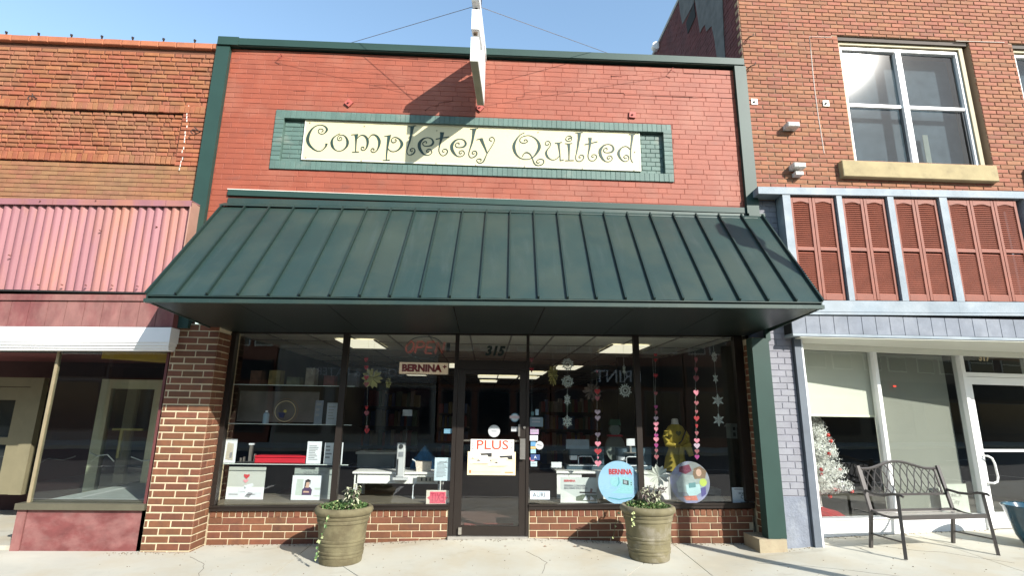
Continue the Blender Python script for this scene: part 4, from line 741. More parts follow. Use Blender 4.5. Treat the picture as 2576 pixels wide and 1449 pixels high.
# stars of folded paper
def star(px, py, rad, y, label, m, wx=1):
    c = at(px, py, y); r = thing('paper_star', label, 'paper star', (c.x, y, c.z-rad), 'folded paper stars in the window')
    MB().tube([(c.x, y, c.z+rad*.9), (c.x, y, HC-.02)], .001, 4).build('string', m_flk, r)
    for k in range(12):
        a = 2*pi*k/12+.1*(k % 2); t = MB(); q = rad*random.uniform(.85, 1.05)
        def P_(b, s_, dy): return (c.x+s_*cos(b)*wx, y+dy, c.z+s_*sin(b))
        t.prism([P_(a, 0, 0), P_(a-.26, q*.7, -.012), P_(a, q, .01)], (0, .003, 0)); t.prism([P_(a, 0, 0), P_(a, q, .01), P_(a+.26, q*.7, .012)], (0, .003, 0)); t.build('petal', m, r)
star(936, 952, .15, .55, 'straw yellow paper star beside the red heart garland', m_yel)
star(977, 963, .085, .60, 'small pale folded star right of the yellow one', m_yel, .5)
star(1391, 945, .155, .56, 'gold paper star left of the snowflake garland by the door', m_gold, .55)
star(1655, 1198, .16, .55, 'large white paper star low behind the right planter', mat('lit_white_paper', (.72, .74, .66), .7, var=.06, scale=10))
star(1490, 985, .15, .75, 'faint dark folded star between the heart garlands', mat('dim_paper', (.10, .08, .07), .8))
def heart(cx, cz, r, y, m, parent, wx=1):
    P_ = []
    for k in range(20):
        a = 2*pi*k/20; P_.append((cx+wx*r*sin(a)**3, y, cz+r*(.81*cos(a)-.31*cos(2*a)-.13*cos(3*a)-.06*cos(4*a))))
    MB().prism(P_, (0, .003, 0)).build('heart', m, parent)
m_h = [mat('heart_lilac', (.55, .42, .52), .6), mat('heart_pink', (.66, .22, .30), .6), mat('heart_red', (.36, .015, .025), .6), mat('heart_magenta', (.34, .04, .20), .6), mat('heart_dull', (.30, .08, .10), .6)]
def hearts(label, xs, pts, y=.52):
    p0 = at(xs, pts[0][0], y); p1 = at(xs, pts[-1][0], y); r = thing('heart_garland', label, 'garland', (p1.x, y, p1.z), 'paper heart garlands in the window')
    MB().tube([(p0.x, y+.004, HC-.02), (p1.x, y+.004, p1.z)], .001, 4).build('string', m_flk, r)
    for py, k, s_, wx in pts:
        c = at(xs+(py-1000)*.01, py, y); heart(c.x, c.z, s_, y, m_h[k], r, wx)
hearts('garland of red and pink paper hearts in front of the yellow paper star', 922, ((905, 2, .04, .7), (925, 2, .04, .7), (950, 2, .04, .8), (967, 4, .04, .8), (1026, 2, .035, .6), (1040, 4, .04, .8), (1075, 4, .03, .6), (1084, 2, .04, .9)))
hearts('garland of lilac and pink paper hearts above the round sewing machine poster', 1503, ((935, 4, .03, .4), (985, 2, .045, .9), (1002, 4, .04, .8), (1037, 0, .04, 1), (1052, 0, .04, .95), (1094, 0, .036, 1), (1117, 1, .040, 1), (1136, 2, .045, 1.1), (1152, 1, .02, .5), (1166, 1, .045, 1)))
hearts('garland of pink and magenta paper hearts left of the yellow jacket', 1650, ((893, 2, .028, .8), (906, 2, .03, .8), (945, 2, .035, .9), (990, 4, .03, .9), (1024, 3, .03, .9), (1038, 4, .035, .6), (1053, 0, .035, .9), (1067, 1, .036, 1.1), (1080, 1, .036, .8), (1096, 3, .032, .9), (1106, 1, .038, 1), (1121, 3, .035, .8), (1134, 4, .03, .8), (1150, 4, .036, .9)))
hearts('garland of pink and red paper hearts right of the yellow jacket', 1752, ((905, 4, .05, .5), (930, 4, .05, .5), (952, 4, .05, .8), (988, 1, .045, .9), (1014, 4, .035, .9), (1036, 4, .03, .7), (1053, 2, .042, .9), (1072, 2, .035, .5), (1090, 4, .035, .7), (1109, 1, .038, 1), (1122, 0, .042, 1), (1136, 4, .035, .9), (1150, 3, .036, .9)))
hearts('short garland of red paper hearts beside the door frame', 1338, ((905, 4, .04, .7), (930, 2, .04, .7), (1080, 3, .045, .9), (1092, 3, .04, .9), (1156, 1, .045, .9)))

# ---------------- door stickers and posters
def rsticker(px, py, r, label, m, m2=None):
    c = at(px, py, .366); s_ = thing('round_sticker', label, 'sticker', (c.x, .366, c.z-r), 'stickers on the door glass'); MB().disc((c.x, c.z), r, .3652, .3662, 32).build('disc', m, s_)
    if m2: MB().disc((c.x, c.z), r*.8, .3645, .3650, 32).build('print', m2, s_)
    return s_, c
s_, c = rsticker(1243, 1085, .076, 'pale grey round sticker above the PLUS poster', mat('grey_sticker', (.42, .44, .45), .5), mat('lightgrey_sticker', (.50, .53, .54), .5)); MB().box(c.x-.035, c.x+.035, .3635, .3642, c.z-.008, c.z+.006).build('print', m_ink, s_)
s_, c = rsticker(1295, 1051, .056, 'blue round award sticker high on the door glass', mat('blue_sticker', (.09, .19, .26), .5), mat('paleblue_sticker', (.38, .46, .50), .5)); MB().box(c.x-.066, c.x+.066, .3632, .364, c.z-.012, c.z+.022).build('band', mat('pink_band', (.42, .33, .34), .5), s_)
r, R = card('door_sticker', 'small pale rectangular sticker beside the door lock', 'sticker', 1286, 1074, 1302, 1086, .3640, th=.001, m=mat('grey_sticker', (0, 0, 0)), lines=2, group='stickers on the door glass')
r, R = card('plus_poster', 'white paper with big red PLUS above the machine photo on the door', 'poster', 1184, 1106, 1293, 1137, .362, th=.003, m=mat('paper_white', (.72, .70, .64), .6))
text('PLUS', (R[0]+R[1])/2, (R[2]+R[3])/2+.003, .3605, .16, mat('orange_red_print', (.70, .055, .025), .5), r, wid=(R[1]-R[0])*.73, bold=.0012)
for sx_, tx in ((.055, 'B 880'), (.945, 'B 790')):
    x_ = R[0]+(R[1]-R[0])*sx_; MM = Matrix.Translation((x_, 0, (R[2]+R[3])/2)) @ Matrix.Rotation(-pi/2 if sx_ < .5 else pi/2, 4, 'Y')
    text(tx, 0, 0, .3605, .042, m_ink, r, M=MM)
r, R = card('machine_photo_poster', 'cream poster with a photo of two sewing machines in the middle of the door', 'poster', 1176, 1137, 1297, 1196, .359, th=.003, m=mat('paper_cream', (.72, .60, .38), .6, var=.06, scale=6))
sketch(r, .3582, mat('paper_pale', (.74, .71, .62), .6), [[(.02, .72), (.98, .72), (.98, .98), (.02, .98)]], R)
for (a, b, s_) in ((.08, .48, 1), (.45, .38, 1.15)):
    sketch(r, .3572, mat('photo_machine_white', (.76, .72, .60), .5), [[(a, b), (a+.38*s_, b+.05), (a+.42*s_, b+.16), (a+.30*s_, b+.2), (a+.28*s_, b+.42), (a+.18*s_, b+.42), (a+.14*s_, b+.14), (a-.03, b+.1)]], R)
    sketch(r, .3562, mat('photo_machine_grey', (.42, .36, .26), .5), [[(a-.02, b-.02), (a+.3, b-.03), (a+.4, b+.04), (a+.05, b+.03)]], R)
    sketch(r, .3557, m_blk, [[(a+.18*s_, b+.44), (a+.42*s_, b+.47), (a+.42*s_, b+.30), (a+.35*s_, b+.3), (a+.33*s_, b+.38), (a+.2*s_, b+.36)], [(a+.1, b+.12), (a+.2, b+.12), (a+.15, b+.18)], [(a+.0, b+.22), (a+.05, b+.22), (a+.03, b+.27)]], R)
sketch(r, .3572, mat('paper_rust', (.45, .16, .05), .5), [[(.78, .10), (.95, .10), (.95, .14), (.78, .14)], [(.04, .08), (.08, .08), (.08, .2), (.04, .2)]], R); sketch(r, .3572, m_ink, [[(.1, .12), (.7, .12), (.7, .135), (.1, .135)]], R)
# sticker column right of the door
for i, (b_, cl, lb) in enumerate((((1336, 1036, 1343, 1046), (.05, .12, .13), 'tiny dark teal decal'), ((1347, 1030, 1355, 1045), (.20, .30, .36), 'tiny blue decal'), ((1333, 1050, 1366, 1074), (.10, .15, .18), 'dark teal credit card decal'), ((1334, 1080, 1355, 1093), (.34, .24, .36), 'lilac card decal'),
        ((1333, 1096, 1353, 1109), (.70, .72, .78), 'bright white card decal'), ((1335, 1112, 1348, 1123), (.10, .25, .42), 'blue payment decal on the white strip'), ((1335, 1124, 1348, 1130), (.5, .35, .15), 'orange payment decal on the white strip'), ((1335, 1131, 1348, 1141), (.25, .42, .52), 'pale blue payment decal'),
        ((1335, 1144, 1358, 1158), (.02, .05, .16), 'navy letter A decal'), ((1335, 1161, 1351, 1174), (.34, .46, .50), 'lowest pale decal'))):
    r, R = card('window_decal', lb+' in the column beside the door frame', 'decal', *b_, .3655, th=.001, m=mat('decal_%d' % i, cl, .5), lines=2 if i in (2, 9, 3) else 0, group='decals beside the door frame')
    if i == 8: text('A', (R[0]+R[1])/2, (R[2]+R[3])/2, .364, .05, m_wh, r)
s_, c = rsticker(1357, 1121, .052, 'grey round no smoking style sticker beside the decal column', mat('grey_sticker', (0, 0, 0))); MB().prism([(c.x-.03, .364, c.z+.004), (c.x+.03, .364, c.z-.006), (c.x+.03, .364, c.z-.002), (c.x-.03, .364, c.z+.012)], (0, .0008, 0)).build('print', m_blk, s_)
r, R = card('blue_badge', 'small blue shop badge in the window left of the door', 'sticker', 1117, 1079, 1139, 1091, .3655, th=.001, m=mat('badge_blue', (.10, .22, .30), .5))
r, R = card('thread_decal', 'white rounded thread maker sticker low in the window right of the door', 'sticker', 1334, 1236, 1383, 1257, .3655, th=.001, m=mat('decal_white', (.62, .70, .76), .5))
text('AURI', (R[0]+R[1])/2-.012, (R[2]+R[3])/2, .364, .07, m_blk, r)
x_, z_ = (R[0]+R[1])/2, (R[2]+R[3])/2
MB().tube([(x_+.085*max(-1, min(1, 1.35*cos(a))), .3642, z_+.032*max(-1, min(1, 1.35*sin(a)))) for a in [2*pi*k/32 for k in range(33)]], .002, 4).build('outline', mat('blue_line', (.10, .20, .38), .5), r)

# ---------------- third bay
m_tabl = m_white
x0, x1, z0, z1 = rect(1400, 1187, 1722, 1268, .9); zt = z1
dk = thing('white_counter', 'long white display counter behind the window right of the door', 'counter', ((x0+x1)/2, 1.2, .365))
MB().box(x0, x1, .9, 1.6, zt-.03, zt).build('counter_top', m_white, dk)
for a, b in ((x0+.01, x0+.35), (1.55, 2.0)): MB().box(a, b, .93, .96, .366, zt-.031).build('front_panel', m_white, dk)
for q in range(3): MB().box(2.15+.2*q, 2.34+.2*q, .92, 1.5, .366, zt-.031).build('drawer', m_white, dk)
m_tealg = mat('dark_teal_plastic', (.05, .085, .11), .45)
def sewing(px0, py0, px1, py1, y, label, sc=1):
    x0, x1, z0, z1 = rect(px0, py0, px1, py1, y); w_ = x1-x0; h_ = z1-zt
    m_ = thing('sewing_machine', label, 'sewing machine', ((x0+x1)/2, y, zt), 'sewing machines on the white counter')
    MB().cbox(x0, x1, y-.02, y+.2, zt+.001, zt+h_*.22, .01).build('bed', m_tealg, m_); MB().cbox(x1-w_*.24, x1, y, y+.16, zt+h_*.221, z1, .012).build('column', m_tealg, m_)
    MB().cbox(x0+w_*.1, x1-w_*.241, y, y+.16, zt+h_*.62, z1, .012).build('arm', m_tealg, m_); MB().box(x0+w_*.12, x0+w_*.3, y+.02, y+.14, zt+h_*.42, zt+h_*.619).build('head', m_wh, m_)
    P_ = [(x0+w_*.06, y-.03, zt+h_*.2), (x1-w_*.15, y-.03, zt+h_*.2)]; MB().tube(P_, .008, 6).build('rail', m_wh, m_)
    P_ = [(x0+w_*.32, y-.012, zt+h_*.24), (x0+w_*.32, y-.012, zt+h_*.56), (x0+w_*.38, y-.012, zt+h_*.6), (x1-w_*.34, y-.012, zt+h_*.6), (x1-w_*.27, y-.012, zt+h_*.35)]; MB().tube(P_, .007, 6).build('throat_trim', m_wh, m_)
sewing(1424, 1126, 1520, 1187, 1.1, 'dark teal sewing machine under the first heart garland on the counter')
sewing(1545, 1128, 1640, 1187, 1.15, 'second dark sewing machine behind the round blue poster')
r, R = card('grey_display_sheet', 'grey blue folded sheet standing on the left sewing machine', 'sheet', 1424, 1106, 1482, 1130, 1.08, m=mat('bluegrey_sheet', (.20, .26, .31), .6), th=.01, z=None)
x0, x1, z0, z1 = rect(1576, 1104, 1597, 1122, 1.1)
cr = thing('white_card_stand', 'small white card on a silver stand beyond the round poster', 'card stand', ((x0+x1)/2, 1.1, z0-.1)); MB().box(x0, x1, 1.1, 1.105, z0, z1).build('card', m_wh, cr); MB().box((x0+x1)/2-.012, (x0+x1)/2+.012, 1.106, 1.13, z0-.09, z0+.02).build('stem', m_ss, cr); MB().box(x0-.03, x1+.03, 1.08, 1.18, z0-.10, z0-.091).build('base', m_ss, cr)
r, R = card('white_card_stand', 'white card on a thin stand at the left end of the counter', 'card stand', 1387, 1163, 1413, 1177, .95, z=None); MB().box((R[0]+R[1])/2, (R[0]+R[1])/2+.01, .952, .96, zt, R[2]-.001).build('stem', m_ss, r)
r, R = card('longarm_poster', 'pale grey landscape poster leaning low in the window right of the door', 'poster', 1410, 1204, 1502, 1268, .58, m=mat('poster_pale', (.52, .56, .55), .6, var=.04), z=.368)
text('BERNINA', R[0]+(R[1]-R[0])*.25, R[2]+(R[3]-R[2])*.86, .5785, .036, m_red, r, bold=.001); text('BERNINA LONGARM\nMACHINES SOLD HERE.', R[0]+(R[1]-R[0])*.10, R[2]+(R[3]-R[2])*.62, .5785, .034, m_ink, r, bold=.0008, wid=(R[1]-R[0])*.65, align='LEFT')
r2 = [c_.data for c_ in ()]
sketch(r, .5785, mat('poster_palest', (.66, .68, .66), .6), [[(0, 0), (.75, 0), (.35, .28), (0, .55)]], R); sketch(r, .5775, mat('poster_olive', (.10, .13, .09), .6, var=.5, scale=40), [[(.42, .08), (.98, .05), (1, .32), (.6, .33), (.42, .24)]], R)
sketch(r, .577, m_blk, [[(.52, .38), (.98, .36), (.98, .42), (.52, .44)]], R); sketch(r, .5765, mat('poster_brown', (.14, .05, .04), .6), [[(.80, .38), (.86, .38), (.88, .55), (.82, .58)]], R); sketch(r, .5768, m_wh, [[(.6, .1), (.75, .12), (.7, .3)], [(.8, .1), (.92, .14), (.82, .28)]], R)
def cposter(px, py, rad, y, label, m, zmin, name):
    c = at(px, py, y); r = thing(name, label, 'poster', (c.x, y, zmin)); MB().disc((c.x, c.z), rad, y, y+.003, 56, zmin=zmin).build('disc', m, r); return r, c
r, c = cposter(1556, 1214, .262, .40, 'round pale blue poster with a turquoise sewing machine by the third mullion', mat('sky_blue_card', (.30, .50, .68), .5, var=.03), .380, 'round_poster')
text('BERNINA', c.x+.025, c.z+.125, .3985, .09, m_red, r, bold=.003, wid=.30)
m_tq = mat('turquoise_print', (.28, .55, .60), .5, var=.06, scale=10); m_tq2 = mat('turquoise_dark_print', (.10, .33, .40), .5)
def shp(P_, y, m): MB().prism([(c.x+a, y, c.z+b) for a, b in P_], (0, .0006, 0)).build('print', m, r)
shp([(-.10, -.13), (.18, -.14), (.19, -.05), (.10, .00), (.02, -.04), (-.03, -.10)], .3992, m_tq); shp([(-.10, .06), (-.02, .07), (.0, .02), (.02, -.03), (-.04, -.06), (-.09, -.04), (-.11, .0)], .3988, m_tq)
shp([(.0, .07), (.13, .06), (.18, .02), (.18, -.05), (.04, -.03), (.01, .03)], .3986, m_tq); shp([(-.14, -.19), (.0, -.215), (.17, -.19), (.17, -.18), (.0, -.2), (-.13, -.18)], .398, m_tq2)
shp([(.055, .035), (.13, .02), (.13, -.035), (.055, -.02)], .3978, m_blk); shp([(.065, .026), (.11, .016), (.11, -.022), (.065, -.012)], .3974, mat('screen_grey', (.34, .38, .42), .4)); shp([(.0, .06), (.01, .06), (.012, -.01), (-.02, -.05), (-.025, -.045), (.0, -.005)], .3976, m_tq2)
for q in (.155, ): shp([(q, .0), (q+.015, .0), (q+.015, -.012), (q, -.012)], .3976, m_blk); shp([(q, -.025), (q+.015, -.025), (q+.015, -.037), (q, -.037)], .3976, m_blk)
r, c = cposter(1736, 1214, .258, .40, 'round violet and grey poster of a woman at a machine in the right window', mat('violet_card', (.24, .25, .42), .5, var=.3, scale=5, col2=(.22, .24, .24), c2s=4, c2t=.45), .380, 'round_poster')
shp([(-.16, -.12), (.16, -.12), (.2, .0), (.1, .08), (-.1, .1), (-.18, .0)], .3992, mat('collage_grey', (.30, .36, .36), .5, var=.25, scale=12))
shp([(.06, .04), (.2, .05), (.22, .14), (.14, .2), (.06, .17), (.04, .1)], .3986, mat('collage_hair', (.20, .13, .08), .5, var=.3, scale=30)); MB().disc((c.x+.12, c.z+.12), .036, .3976, .3982, 20, rz=.046).build('face', mat('poster_skin', (0, 0, 0)), r)
MB().disc((c.x+.17, c.z+.0), .048, .3970, .3975, 24).build('badge', mat('lime_badge', (.42, .52, .09), .5), r)
shp([(-.06, -.03), (.12, -.02), (.14, -.12), (.0, -.2), (-.05, -.12)], .3980, mat('collage_aqua', (.38, .55, .58), .5)); shp([(-.1, -.17), (.07, -.16), (.09, -.22), (-.06, -.22)], .3978, mat('collage_red', (.45, .12, .08), .5, var=.4, scale=30)); shp([(-.13, .19), (.0, .22), (.03, .14), (-.05, .1), (-.14, .13)], .3979, mat('collage_wine', (.15, .03, .06), .5))
shp([(-.02, -.01), (.07, .0), (.07, -.06), (-.02, -.07)], .3972, mat('collage_teal', (.10, .24, .26), .5)); shp([(.13, -.07), (.2, -.05), (.2, -.14), (.14, -.18)], .3977, mat('collage_indigo', (.08, .07, .25), .5))
r, R = card('city_sign', 'white Ponca City sign standing in the right corner of the window', 'sign', 1842, 1221, 1901, 1266, .40, m=mat('sign_white', (.66, .69, .75), .6, var=.02), z=.378)
text('PONCA', (R[0]+R[1])/2, R[2]+(R[3]-R[2])*.66, .3985, .04, m_blk, r); text('City', (R[0]+R[1])/2, R[2]+(R[3]-R[2])*.47, .3985, .062, m_blk, r, shear=.2); sketch(r, .3985, m_ink, [[(.1, .88), (.9, .88), (.9, .93), (.1, .93)], [(.33, .14), (.68, .14), (.68, .2), (.33, .2)], [(.4, .33), (.62, .36), (.6, .3)]], R)
dm = MB().box(-.25, .42, .50, 1.15, .001, .012).build('door_mat', mat('faded_red_mat', (.20, .045, .035), .95, var=.2, scale=20)); solo(dm, 'faded red mat on the shop floor behind the door glass', 'door mat')
x0, x1, z0, z1 = rect(1838, 1066, 1866, 1104, 1.1)
hs_ = thing('toy_house', 'faint pale model house in the right corner of the shop window', 'model house', ((x0+x1)/2, 1.1, z0)); m_th = mat('dim_pale_wood', (.20, .22, .21), .8)
MB().box(x0, x1, 1.1, 1.25, z0, z1-.05).build('wall', m_th, hs_); MB().prism([(x0-.02, 1.08, z1-.049), (x1+.02, 1.08, z1-.049), (x1-.02, 1.08, z1), (x0+.02, 1.08, z1)], (0, .2, 0)).build('roof', m_th, hs_)
for a_ in (.2, .6):
    for b_ in (.15, .55): MB().box(x0+(x1-x0)*a_, x0+(x1-x0)*(a_+.22), 1.095, 1.099, z0+(z1-z0)*b_, z0+(z1-z0)*(b_+.25)).build('window', m_blk, hs_)
MB().box(x0+.03, x1-.03, 1.12, 1.22, .366, z0-.001).build('stand', m_shd, hs_)
# folded quilts heaped on the right platform, boxes on the top glass shelf
for i, (xa, xb, zz_, cl, lb) in enumerate(((2.78, 3.25, .366, (.16, .17, .15), 'grey folded quilt at the bottom of the heap in the right window'), (2.80, 3.22, .45, (.24, .24, .21), 'pale folded quilt on top of the heap in the right window'))):
    qq = MB(); n_ = 10; P_ = []
    for k in range(n_+1): P_.append((xa+(xb-xa)*k/n_, .80, zz_+.078+.010*sin(k*1.7+i)))
    qq.prism([(xa, .80, zz_), *P_, (xb, .80, zz_)], (0, .3, 0)); o = qq.build('folded_quilt', mat('quilt_%d' % i, cl, .95, var=.3, scale=14, bump=.004, bscale=30)); solo(o, lb, 'quilt')
rgi = random.Random(3)
for i in range(6):
    xa = -3.12+.24*i; wd = rgi.uniform(.12, .2); hh = rgi.uniform(.10, .26); cl = ((.10, .05, .03), (.16, .13, .05), (.08, .09, .06), (.20, .18, .15), (.12, .04, .04), (.07, .07, .09))[i]
    o = MB().cbox(xa, xa+wd, .58, .74, SH[0]+.0005, SH[0]+hh, .006).build('shelf_box', mat('shelf_box_%d' % i, cl, .85, var=.4, scale=16)); solo(o, ('%s box on the top glass shelf' % ('brown', 'mustard', 'olive', 'beige', 'dark red', 'slate')[i])+(', at its left end' if i == 0 else ', at its right end' if i == 5 else ' in the left window'), 'box', 'boxes on the top glass shelf')
# snowman poster figure
c = at(1549, 1100, 1.0); sn = thing('snowman_figure', 'faint grey snowman figure with a hat behind the heart garland', 'snowman', (c.x, 1.6, zt)); m_sn = mat('dim_felt', (.16, .19, .17), .9)
c = at(1549, 1128, 1.7); MB().disc((c.x, c.z), .15, 1.7, 1.78, 28, rz=.2).build('body', m_sn, sn); c2_ = at(1547, 1082, 1.7); MB().disc((c2_.x, c2_.z), .085, 1.68, 1.77, 24).build('head', m_sn, sn); MB().box(c2_.x-.11, c2_.x+.11, 1.66, 1.79, c2_.z-.1, c2_.z-.075).build('scarf', mat('heart_red', (0, 0, 0)), sn)
MB().prism([(c2_.x-.09, 1.67, c2_.z+.07), (c2_.x+.09, 1.67, c2_.z+.07), (c2_.x+.07, 1.67, c2_.z+.16), (c2_.x-.07, 1.67, c2_.z+.16)], (0, .1, 0)).build('hat', mat('green_felt', (.03, .08, .05), .9), sn)

# ---------------- mannequin with yellow jacket
c = at(1707, 1120, .85)
mn = thing('mannequin', 'dress form wearing a belted mustard jacket behind the right window', 'mannequin', (c.x, .95, .365))
m_yj = mat('mustard_cloth', (.36, .27, .035), .85, var=.22, scale=9, bump=.006, bscale=18); mz = lambda py: at(1707, py, .85).z
def ell(t, prof, cx, cy, n=28):
    rings = []
    for z, rx, ry, dx in prof:
        rings.append([t.av((cx+dx+rx*cos(2*pi*k/n)*(1+.03*sin(5*2*pi*k/n+z*20)), cy+ry*sin(2*pi*k/n)*(1+.05*sin(7*2*pi*k/n)), z)) for k in range(n)])
    for i in range(len(rings)-1):
        for k in range(n): t.f.append([rings[i][k], rings[i][(k+1) % n], rings[i+1][(k+1) % n], rings[i+1][k]])
    t.f.append(rings[0][::-1]); t.f.append(rings[-1])
cx_ = c.x; zb, zw, zs, zn = mz(1182), mz(1128), mz(1085), mz(1072)
t = MB(); ell(t, [(zb-.02, .16, .12, -.03), (zb+.02, .155, .12, -.03), ((zb+zw)/2, .135, .11, -.02), (zw, .105, .09, 0), (zw+.05, .135, .10, 0), (zs-.05, .155, .11, 0), (zs-.01, .145, .10, 0), (zn-.01, .10, .09, 0), (zn+.02, .055, .055, 0)], cx_, .95); t.build('jacket', m_yj, mn, True)
t = MB(); t.lathe([(.055, zn+.021), (.048, zn+.05), (.046, zn+.085), (.03, zn+.10)], (cx_, .95, 0), 20); t.build('neck', mat('pale_grey_jersey', (.55, .53, .48), .7), mn, True)
for s_ in (-1, 1):
    t = MB(); t.tube([(cx_+s_*.115, .95, zs-.02), (cx_+s_*.145, .93, (zs+zw)/2+.03), (cx_+s_*.15, .87, zw+.05), (cx_+s_*.05, .82, zw+(.03 if s_ < 0 else .0))], [.05, .048, .043, .036], 12); t.build('sleeve', m_yj, mn, True)
t = MB(); t.prism([(cx_+.06, .80, zw+.05), (cx_+.15, .80, zw+.07), (cx_+.19, .80, zw-.09), (cx_+.13, .80, zw-.11)], (0, .04, 0)); t.build('bow', m_yj, mn)
t = MB(); t.prism([(cx_-.0, .80, zw+.04), (cx_+.05, .80, zw+.02), (cx_+.03, .80, zb-.06), (cx_-.03, .80, zb-.02)], (0, .03, 0)); t.build('belt_tail', m_yj, mn)
t = MB(); t.tube([(cx_+.10, .83, zs+.0), (cx_+.03, .795, zw+.1), (cx_-.02, .79, zw+.06)], .011, 6); t.build('strap', m_blk, mn)
t = MB(); heart(cx_+.0, zs-.03, .04, .824, mat('dark_patch', (.10, .09, .03), .8), mn)
MB().tube([(cx_, .95, .366), (cx_, .95, zb-.1)], .02, 8).build('stand_pole', m_ss, mn)
# ================================================================= left building
lp = dict(col=(.285, .092, .042), rough=.85, var=.2, scale=7, bump=.003, bscale=110, rnd=.15, st=((.12, .06, .045), 1.8, .60, (.5, 1, 1.6), .6), hue=.010, col2=(.27, .115, .058), c2s=.9, c2t=.5)
ml_o = mat('orange_brick', **lp); ml_i = mat('orange_brick_joined', src='isl', **lp)
ml_m = mat('orange_brown_mortar', (.13, .052, .03), .95, var=.3, scale=2.2, bump=.004, bscale=70)
ml_cap = mat('terracotta_cap', (.36, .125, .06), .85, var=.15, scale=6, bump=.003, bscale=80, rnd=.1, col2=(.17, .07, .045), c2s=3, c2t=.64)
lb = thing('orange_brick_building', 'old orange brick building on the left with a pink corrugated canopy', 'building', (-6, 0, -.1))
t = MB(); t.box(-12, -3.86, .016, .45, 5.50, 6.40); t.box(-4.20, -3.86, .016, .45, 4.62, 5.50); t.box(-12, -4.20, .045, .45, 4.62, 5.50); t.box(-12, -3.86, .022, .45, 2.35, 4.62)
lw = t.build('wall', ml_m, lb)
B = rows(-7.2, -3.865, 5.50, 6.345, .21, .0675, .016, .012, rag=1, seed=5); B = [b for b in B]
lay(B, .0, .03, .006, ml_o, ml_i, lw, 130, key='lo', jit=.005)
lay(rows(-4.195, -3.865, 4.62, 5.50, .205, .0645, .010, .010, seed=8, minw=.04), .0, .03, .005, ml_o, ml_i, lw, 99, key='lo', jit=.003)
lay(rows(-7.2, -4.21, 4.76, 5.385, .155, .0625, .014, .012, rag=1, seed=11), .026, .03, .006, ml_o, ml_i, lw, 60, key='lp', jit=.005)
tq_ = dict(lp); tq_.update(col=(.255, .115, .055), col2=(.235, .12, .062), rnd=.07)
mq_o = mat('tan_brown_brick', **tq_); mq_i = mat('tan_brown_brick_joined', src='isl', **tq_)
lay(rows(-7.2, -3.865, 4.0, 4.62, .205, .0620, .005, .007, seed=14, minw=.04), .012, .03, .002, mq_o, mq_i, lw, 80, key='lq', jit=.001)
SO = []; x = -7.2
while x < -3.93:
    if x < -4.2: SO.append((x+.033, 4.692, .059, .112))
    SO.append((x+.033, 5.445, .062, .105)); x += .0672
lay(SO, -.010, .03, .004, ml_o, ml_i, lw, 60, name='soldier_brick', key='ls', jit=.004)
lay(rows(-7.2, -3.86, 6.345, 6.40, .13, .055, .02, .01, seed=2, rag=1), .02, .02, .003, ml_o, ml_i, lw, 0, key='lr')
x = -7.35; k = 0
while x < -3.87:
    wd = .245; b = min(x+wd-.008, -3.862); t = MB(); t.cbox(x, b, -.045+random.uniform(-.003, .003), .46, 6.375, 6.462+random.uniform(-.003, .003), .008); t.build('cap_tile', ml_cap, lb); x += wd
m_iron = mat('rusty_black_iron', (.035, .022, .018), .8)
for px in (10, 92, 175, 252, 330, 408, 487):
    c = at(px, 95+px*.03, -.02); b_ = MB(); b_.tube([(c.x, .0, 6.455), (c.x+.006, -.01, 6.505)], .010, 6); b_.tube([(c.x+.004, -.012, 6.50), (c.x+.012, -.022, 6.525)], .017, 6); b_.build('roof_bolt', m_iron, lb)
def hook(px, py, s_, par, m):
    c = at(px, py, -.01); t = MB(); t.tube([c+Vector((.02, .03, 0)), c+Vector((0, -.04, 0)), c+Vector((-.05*s_, -.06, -.01)), c+Vector((-.07*s_, -.06, -.04)), c+Vector((-.04*s_, -.06, -.07))], .008, 6); t.tube([c+Vector((0, -.03, 0)), c+Vector((-.05*s_, -.03, .05))], .007, 5); t.build('iron_hook', m, par)
hook(500, 330, 1, lw, m_iron); hook(88, 246, .5, lw, m_iron)
# white caulked crack
cr = [(475, 265), (470, 300), (467, 330), (463, 360), (458, 395), (452, 430)]
t = MB()
for a, b in zip(cr, cr[1:]):
    A, B_ = at(*a, -.002), at(*b, -.002)
    for q in range(4):
        if random.random() < .8:
            p_, r_ = A.lerp(B_, q/4), A.lerp(B_, (q+.8)/4); j = random.uniform(-.012, .012); t.bar(p_+Vector((j, 0, 0)), r_+Vector((j, 0, 0)), .008, .010)
t.build('caulked_crack', mat('white_caulk', (0, 0, 0)), lw)
# canopy of pink corrugated sheet
m_pink = mat('pink_corrugated_steel', (.285, .122, .135), .6, var=.12, scale=3.5, bump=.0012, bscale=30, col2=(.34, .145, .105), c2s=2.2, c2t=.50, stretch=(1, 1, .2), st=((.20, .075, .06), 2.4, .60, (2.5, 1, .25), .6))
m_pinkd = mat('pink_weathered_wood', (.165, .052, .05), .75, var=.25, scale=7, bump=.003, bscale=60, col2=(.22, .10, .088), c2s=2.5, c2t=.5, stretch=(1, 1, .5))
cn = thing('corrugated_canopy', 'faded pink corrugated steel canopy front on the left building', 'canopy', (-5, -.3, 2.8))
t = MB(); n0 = 26; P0 = -7.2; P1 = -3.762; nC = int((P1-P0)/.1005); r0, r1 = [], []
N_ = nC*8
for k in range(N_+1):
    x = P0+(P1-P0)*k/N_; ph = 2*pi*k/8; yy = .016*(cos(ph)-.25*cos(2*ph))
    r0.append(t.av((x, -.22-yy, 3.975+.012*(x+3.8)+(.0))))
    r1.append(t.av((x-.03, -.155-yy, 2.862+.002*(x+3.8))))
for k in range(N_): t.f.append([r0[k], r0[k+1], r1[k+1], r1[k]])
t.build('corrugated_sheet', m_pink, cn, True)
